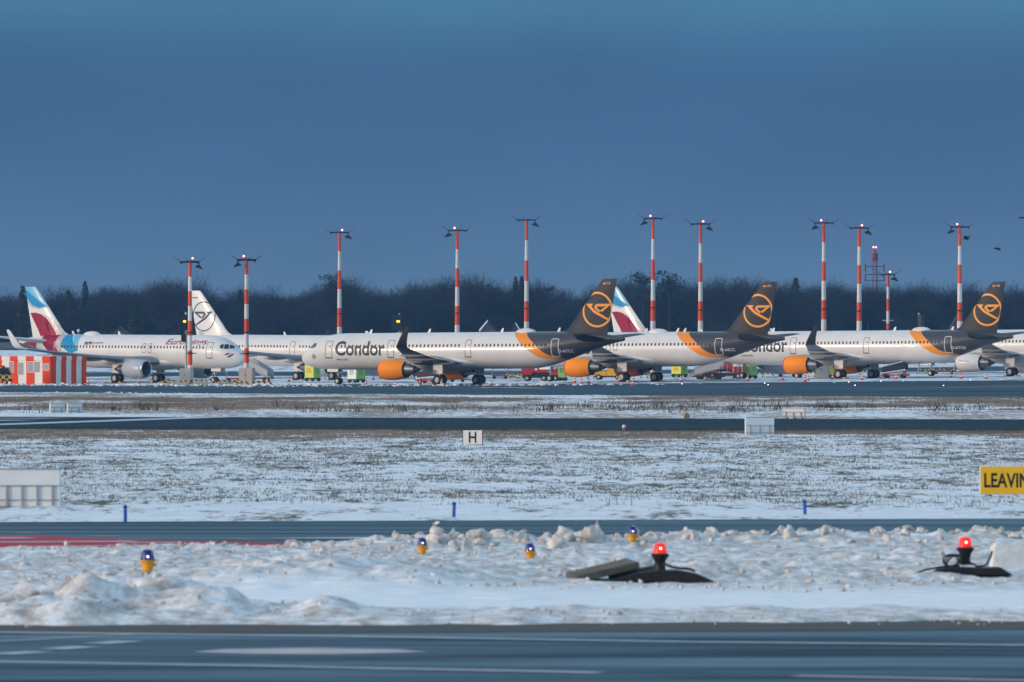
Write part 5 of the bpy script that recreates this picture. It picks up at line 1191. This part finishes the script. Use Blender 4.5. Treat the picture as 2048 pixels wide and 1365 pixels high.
e = empty('holding_sign', gp(945.5, 896), R(-8)); tag(e, 'small pale sign with black letter H standing in the snow field', 'sign')
mb = MB(); mb.box(-.42, .42, -.03, .03, .10, .74); mb.build('frame', M_signblack, e, False, .03); mb = MB(); mb.box(-.39, .39, -.045, -.031, .13, .71); mb.build('face', M_signpink, e); textplane(e, 'H', -.155, .155, .20, .65, -.05, M_signblack, .02)
mb = MB(); mb.cyl((0, 0, -.1), (0, 0, .1), .035, n=8); mb.cyl((0, 0, .74), (0, 0, .80), .03, n=8); mb.build('post', M_dark, e)
e = empty('taxiway_sign', gp(2055, 995), R(0)); s_ = F / gp(2055, 995).y; tag(e, 'yellow sign with black lettering LEAVIN cut by the right edge', 'sign'); x0 = (1959 - 2055) / s_; x1 = x0 + 3.0
mb = MB(); mb.box(x0, x1, -.08, .08, .07, .86); mb.build('frame', M_panelw, e, False, .01); mb = MB(); mb.box(x0 + .03, x1 - .03, -.1, -.082, .10, .83); mb.build('face', M_signyel, e)
textplane(e, 'LEAVING', (1968 - 2055) / s_, (1968 - 2055) / s_ + 1.5, .26, .66, -.105, M_signblack, .022)
for x in (x0 + .28, x0 + .98, x0 + 2.0): mb = MB(); mb.cyl((x, 0, -.1), (x, 0, .07), .06, n=8); mb.build('foot', M_mastred, e)
# ------------------------------------------------------------------ posts and lamps
for px, y, rz, lb in ((250.5, 1041, 0, 'blue marker post at the left by the taxiway'), (907.5, 1034.5, 2, 'blue marker post in the middle by the taxiway'), (1610, 1030, -2, 'blue marker post at the right by the taxiway')):
    e = empty('marker_post', gp(px, y)); tag(e, lb, 'marker post', 'blue posts along the taxiway'); e.rotation_euler = (0, R(rz), 0)
    mb = MB(); mb.lathe([(-.05, .042), (.34, .042), (.355, .034), (.36, .01)], 16); mb.build('tube', M_bluepost, e, True); mb = MB(); mb.lathe([(.30, .0435), (.335, .0435)], 16); mb.build('reflective_band', M_bluecap, e, True)
    mb = MB(); mb.box(-.062, -.04, -.03, .03, .285, .325); mb.build('clip', M_gpugrn, e)
def blue_lamp(px, y, lb, tilt=0, sc=1.0):
    g_ = gp(px, y); g_.z += max(.0, float(strip_z(g_.x, g_.y)[0]) - .02); e = empty('taxiway_lamp', g_); tag(e, lb, 'lamp', 'blue taxiway edge lamps'); e.rotation_euler = (0, R(tilt), 0); e.scale = (sc, sc, sc)
    mb = MB(); mb.cyl((0, 0, -.05), (0, 0, .12), .055, n=12); mb.build('stem', M_steel, e, True)
    mb = MB(); mb.lathe([(.08, .06), (.10, .09), (.20, .10), (.235, .105), (.245, .145), (.27, .145), (.275, .12)], 22); mb.build('body', M_lampyel, e, True)
    mb = MB(); mb.box(.1, .155, -.03, .03, .17, .22); mb.build('catch', M_lampyel, e)
    mb = MB(); mb.lathe([(.275, .118), (.36, .108), (.43, .09), (.455, .06), (.46, .01)], 22); mb.build('dome', M_bluecap, e, True)
    mb = MB(); mb.ball((.01, -.108, .335), .016, n=10, k=6); mb.build('glow', M_bluecore, e, True)
blue_lamp(295, 1173, 'largest blue-domed yellow lamp in the snow at the left', 0); blue_lamp(844, 1119, 'blue-domed yellow lamp left of centre with twigs at its foot', 1, .80); blue_lamp(1061, 1128, 'blue-domed yellow lamp in the centre, without a visible stem', -2, .80); blue_lamp(1265, 1103, 'blue-domed yellow lamp farthest off among the snow clods', 0, .84)
def red_lamp(px, y, lb, mats):
    g = gp(px, y); g.z += .03 + float(np.mean(strip_z(g.x + np.linspace(-.8, .8, 9), g.y + np.zeros(9)))); e = empty('red_warning_lamp', g); tag(e, lb, 'lamp')
    mb = MB(); mb.lathe([(.14, .11), (.24, .085), (.33, .10), (.40, .15), (.43, .155), (.45, .12)], 22); mb.build('pedestal', M_black, e, True)
    mb = MB(); mb.lathe([(.45, .115), (.55, .105), (.615, .08), (.63, .02)], 22); mb.build('lens', M_redcap, e, True); mb = MB(); mb.ball((0.01, -.098, .53), .020, n=10, k=6); mb.build('glow', M_redcore, e, True)
    for k, pr in enumerate(mats):
        mb = MB(); mb.prism(pr, -.5, .5); mb.build('rubber_foot', M_rubbermat, e, False, .015)
    return e
rl = red_lamp(1320, 1172, 'lit red lamp on a black foot beside the tilted stone slabs', [[(-.95, -.03), (-.35, .12), (-.1, .16), (.3, .16), (.62, .10), (.92, -.03)]])
pts = [(.05, -.2, .28), (.2, -.3, .22), (.35, -.35, .20), (.5, -.25, .19), (.58, -.1, .15)]; mb = MB(); [mb.cyl(a, b, .022, n=6) for a, b in zip(pts[:-1], pts[1:])]; mb.build('cable', M_black, rl, True)
rl2 = red_lamp(1930.5, 1163, 'lit red lamp with looped black cables near the right edge', [[(-.62, -.03), (-.45, .07), (-.2, .10), (.3, .09), (.6, .10), (.8, -.03)]])
for q in range(3):
    mb = MB(); P_ = [(-.26 + .13 * math.cos(t) + .03 * q, -.12 - .05 * q, .22 + .10 * math.sin(t + .3 * q)) for t in np.linspace(0, 6.28, 14)]; [mb.cyl(a, b, .018, n=5) for a, b in zip(P_[:-1], P_[1:])]; mb.build('cable', M_black, rl2, True)
mb = MB(); P_ = [(.05, -.2, .2), (.2, -.25, .12), (.35, -.2, .14), (.42, -.15, .26), (.46, -.12, .38)]; [mb.cyl(a, b, .02, n=5) for a, b in zip(P_[:-1], P_[1:])]; mb.build('cable', M_black, rl2, True); mb = MB(); P_ = [(-.9, -.1, -.02), (-.7, -.1, .06), (-.4, -.1, .11), (-.1, -.1, .13)]; [mb.cyl(a, b, .018, n=5) for a, b in zip(P_[:-1], P_[1:])]; mb.build('cable', M_black, rl2, True)
def slab(px, y, w, d, t, rot, lb, zoff):
    mb = MB(); mb.box(-w / 2, w / 2, -d / 2, d / 2, -t / 2, t / 2); o = mb.build('stone_slab', M_slab, None, False, .012); p = gp(px, y); o.location = (p.x, p.y, p.z + zoff + .05); o.rotation_euler = rot; tag(o, lb, 'slab')
slab(1205, 1171, 1.1, .8, .12, (R(3), R(-12.5), R(14)), 'brown stone slab tilted up to the right, upper of two', .20); slab(1270, 1169, .85, .65, .12, (R(2), R(-11), R(-8)), 'stone slab leaning under the upper one by the red lamp', .15)
g = gp(2012, 1146); mb = MB(); mb.prism([(-.27, 0), (-.24, .50), (-.16, .545), (.38, .545), (.42, .5), (.42, 0)], -.2, .25); o = mb.build('white_block', M_clod2, None, False, .03); o.location = g; o.rotation_euler = (0, 0, R(6)); tag(o, 'whitish rough block near the right edge behind the red lamp', 'block')
# small things by the runway
e = empty('runway_lamp', gp(1248, 862)); tag(e, 'small orange lamp on the near runway edge', 'lamp'); mb = MB(); mb.cyl((0, 0, -.05), (0, 0, .14), .05, n=10); mb.build('stem', M_mastred, e); mb = MB(); mb.ball((0, 0, .2), .10, n=12, k=8); mb.build('globe', M_signpink, e, True)
e = empty('wheeled_lamp', gp(1373, 838.5), R(20)); e.scale = (.62, .62, .62); tag(e, 'round lamp in a yellow frame beyond the runway', 'lamp'); mb = MB(); mb.lathe([(-.08, .2), (-.08, .25), (.08, .25), (.08, .2)], 20, 'y', (.08, 0, .27)); mb.build('rim', M_panelrib, e, True)
mb = MB(); mb.lathe([(-.05, .02), (-.05, .19), (.05, .19)], 20, 'y', (.08, 0, .27)); mb.build('glass', M_panelw, e, True); mb = MB(); mb.prism([(-.28, 0), (-.3, .3), (-.18, .55), (.1, .58), (.1, .5), (-.1, .45), (-.15, .25), (-.12, 0)], -.1, .1); mb.build('frame', M_yellow, e, False, .02)
M_dot = mat("lit_guide_lamp", (.9, .9, .85), .3, emit=(1, .92, .8), estr=1.0); M_dotg = mat("lit_green_guide_lamp", (.1, .8, .7), .3, emit=(.05, .75, .6), estr=.8)
for px, y, m, c, w in ((1364, 770, M_dot, 'white', 'leftmost, before the cone under the second belly'), (1529.5, 768.5, M_dot, 'white', 'farther one of two before the hazard hoops'), (1536, 772, M_dot, 'white', 'nearer one of two before the hazard hoops'), (1697.5, 766.5, M_dot, 'white', 'just before the third main wheels'), (1710, 773, M_dot, 'white', 'nearest one, below the third main wheels'), (1762, 764.5, M_dot, 'white', 'right of the third far wheels'), (1887, 773.5, M_dot, 'white', 'nearest one at the far right'), (1941, 762.5, M_dot, 'white', 'before the white engine'), (1669, 767.7, M_dotg, 'green', 'leftmost, left of the third main wheels'), (1806, 764.3, M_dotg, 'green', 'before the red and white stairs'), (2003, 762, M_dotg, 'green', 'rightmost, before the last main wheels')):
    e = empty('guide_lamp', gp(px, y)); tag(e, 'tiny lit %s taxilane lamp, %s' % (c, w), 'lamp', 'tiny %s guide lamps on the taxilane' % c); mb = MB(); mb.lathe([(-.02, .14), (.05, .13), (.07, .09)], 12); mb.build('base', M_dark, e); mb = MB(); mb.ball((0, -.03, .10), .05, n=10, k=6); mb.build('lens', m, e, True)
# ------------------------------------------------------------------ birds
def crow(px, py, Y, wing, rz, lb):
    e_ = MB(); p = at(px, py, Y); n = 10
    prof = [(-.27, .004), (-.22, .035), (-.1, .075), (.02, .08), (.13, .055), (.19, .05), (.24, .035), (.31, .006)]
    e_.lathe(prof, n, 'x')
    e_.add([(-.2, -.03, .0), (-.2, .03, .0), (-.44, .08, .0), (-.46, 0, .012), (-.44, -.08, 0), (-.2, 0, .03)], [(0, 5, 3, 4), (5, 1, 2, 3), (0, 4, 3, 2, 1)])
    for s_, w in ((-1, wing[0]), (1, wing[1])):
        z1, z2, sw = w; pts = [(.12, s_ * .05, .02), (-.12, s_ * .05, .02), (.16, s_ * .25, z1), (-.14, s_ * .25, z1), (.05 - sw, s_ * .5, z2), (-.14 - sw, s_ * .46, z2 * .95)]
        e_.add([(x, y, z + .012) for x, y, z in pts] + [(x, y, z - .008) for x, y, z in pts], [(0, 1, 3, 2), (2, 3, 5, 4), (6, 8, 9, 7), (8, 10, 11, 9), (0, 2, 8, 6), (2, 4, 10, 8), (1, 7, 9, 3), (3, 9, 11, 5), (4, 5, 11, 10)])
    o = e_.build('crow', M_bird, None, True); o.location = p; o.rotation_euler = (0, 0, rz); o.scale = (1.25, 1.25, 1.25); tag(o, lb, 'bird')
crow(1933, 478.5, 900, ((.2, .28, .1), (.16, .26, .1)), R(150), 'crow with both wings raised right beside a tall mast'); crow(1994, 498, 900, ((.06, -.14, .12), (.1, .02, .15)), R(165), 'crow with wings bent downward at the far right'); crow(2043, 436, 900, ((.02, .04, .1), (.03, .03, .1)), R(175), 'highest crow gliding at the right edge')
# ------------------------------------------------------------------ far tower and houses
g = at(1749.5, 640, 2012); g.z = float(gz(g.x, g.y)); s = F / 2012; tw = empty('radio_tower', g); tag(tw, 'red lattice radio tower with antennas above the wood', 'tower'); zt = CAMH + (HY - 497) / s - g.z; zb = 0
for sx_, sy_ in ((-.7, -.7), (.7, -.7), (.7, .7), (-.7, .7)): mb = MB(); mb.cyl((sx_, sy_, 0), (sx_ * .5, sy_ * .5, zt - 3), .07, n=6); mb.build('leg', M_tower, tw)
for k in range(14):
    z = zt * .3 + k * (zt * .7 - 3) / 14; z2 = z + (zt * .7 - 3) / 14; mb = MB(); q = .7 - .2 * z / zt; [mb.bar((a * q, -q, z), (-a * q, -q, z2), .06) for a in (-1, 1)]; [mb.bar((q, a * q, z), (q, -a * q, z2), .06) for a in (-1, 1)]; mb.build('lattice', M_tower, tw)
mb = MB(); mb.lathe([(zt - 3, .5), (zt - 2.9, .75), (zt - 1.2, .75), (zt - 1.0, .3), (zt, .12)], 14); mb.build('drum', M_tower, tw, True)
for z in (zt - 4.3, zt - 6.2, zt - 7.6): mb = MB(); mb.bar((-2.2, 0, z), (2.2, 0, z), .12); mb.bar((0, -2.2, z), (0, 2.2, z), .12); mb.build('antenna_arm', M_dark, tw)
for x in (-2.2, 2.2):
    for z in (zt - 5.2, zt - 7.5): mb = MB(); mb.box(x - .16, x + .16, -.12, .12, z - .3, z + 1.5); mb.build('antenna', M_tower, tw)
for x in (-.3, .3): mb = MB(); mb.ball((x, 0, zt + .25), .22, n=10, k=6); mb.build('obstruction_light', M_redlamp, tw, True)
def house(px0, px1, yr, ye, Y, lb, snow=(1,)):
    a = at(px0, ye, Y); b = at(px1, ye, Y); w = b.x - a.x; z = float(gz(a.x, Y)); e = empty('farmhouse', ((a.x + b.x) / 2, Y, z)); tag(e, lb, 'house'); he = a.z - z; hr_ = CAMH + (HY - yr) * Y / F - z
    mb = MB(); mb.box(-w / 2 + .3, w / 2 - .3, 0, 8, -.5, he + .1); mb.prism([(-w / 2 + .3, he), (w / 2 - .3, he), (0, hr_ - .4)], .0, .3); mb.build('wall', M_wall, e)
    for sg in (-1, 1):
        rf = MB(); rf.prism([(0, hr_), (sg * w / 2, he), (sg * w / 2, he - .25), (0, hr_ - .3)], -.6, 8.5); ro = rf.build('roof', M_roof, e)
        if sg in snow: mb = MB(); mb.prism([(0, hr_ + .03), (sg * w * .32, he + (hr_ - he) * .36 + .03), (sg * w * .30, he + (hr_ - he) * .36 - .35), (0, hr_ - .34)], -.75, -.61); mb.build('snow_cap', M_snowpatch, ro)
    mb = MB(); mb.box(-.6, .6, -.06, -.005, he * .45, he * .45 + 1.3); mb.build('window', M_glass, e)
house(948, 1003, 640, 672, 1795, 'dark-roofed house with snow on its gable behind the middle airliner', (-1,)); house(1016, 1046, 645, 668, 1800, 'smaller dark roof with snowy edge right of the dark house'); house(1895, 1942, 628, 668, 1795, 'dark house left of the last fin before the wood', ()); house(215, 262, 653, 672, 1800, 'low dark shed at the left before the wood', ()); house(640, 668, 661, 674, 1795, 'tiny dark shed above the middle airliner nose', ())
g = at(157, 663, 1500); g.z = float(gz(g.x, 1500)); e = empty('globe_lamp', g); tag(e, 'small white globe on a pole above the left airliner roof', 'lamp'); zt = CAMH + (HY - 662) * 1500 / F - g.z; mb = MB(); mb.cyl((0, 0, 0), (0, 0, zt - .2), .08, n=8); mb.build('pole', M_steel, e); mb = MB(); mb.ball((0, 0, zt), .3, n=12, k=8); mb.build('globe', M_panelw, e, True)
# swept snow beside the taxilane
LR = []
rr = np.random.RandomState(9)
for k in range(700):
    px = rr.uniform(-40, 1720); y = np.interp(px, [-40, 500, 1000, 1500, 1720], [774.0, 774.6, 771.5, 766.8, 764.2]) + rr.normal(0, .7) - abs(rr.normal(0, 2.0)) * (rr.rand() < .4); p = gp(px, y); LR.append((p.x, p.y, (.10 + .3 * rr.rand() ** 2)))
o = clods('snow_ridge', [(x, y, s) for x, y, s in LR], M_clod2, flat=.45); tag(o, 'low ridge of swept snow along the apron edge before the airliners', 'snow', None, 'stuff')
LR2 = []
for k in range(520):
    px = rr.uniform(-40, 2090); y = np.interp(px, [0, 300, 700, 2048], [787.5, 787.5, 791, 799]) + abs(rr.normal(0, 1.6)); p = gp(px, y); LR2.append((p.x, p.y, .03 + .10 * rr.rand() ** 3))
o = clods('snow_ridge', LR2, M_clod2, flat=.6); tag(o, 'row of small snow lumps along the near taxilane edge', 'snow', None, 'stuff')
# ------------------------------------------------------------------ winter haze
mb = MB(); mb.box(-900, 900, -60, 2300, -3, 62); hz = mb.build('haze', None); tag(hz, 'thin blue winter haze over the whole airfield', 'haze', None, 'stuff')
hm = bpy.data.materials.new("winter_haze"); hm.use_nodes = True; n = hm.node_tree; n.nodes.clear(); ou = n.nodes.new('ShaderNodeOutputMaterial'); pv = n.nodes.new('ShaderNodeVolumePrincipled')
pv.inputs['Color'].default_value = (.25, .55, 1, 1); pv.inputs['Density'].default_value = .00007; pv.inputs['Anisotropy'].default_value = .0
n.links.new(pv.outputs[0], ou.inputs['Volume']); hz.data.materials.clear(); hz.data.materials.append(hm); hz.display_type = 'WIRE'
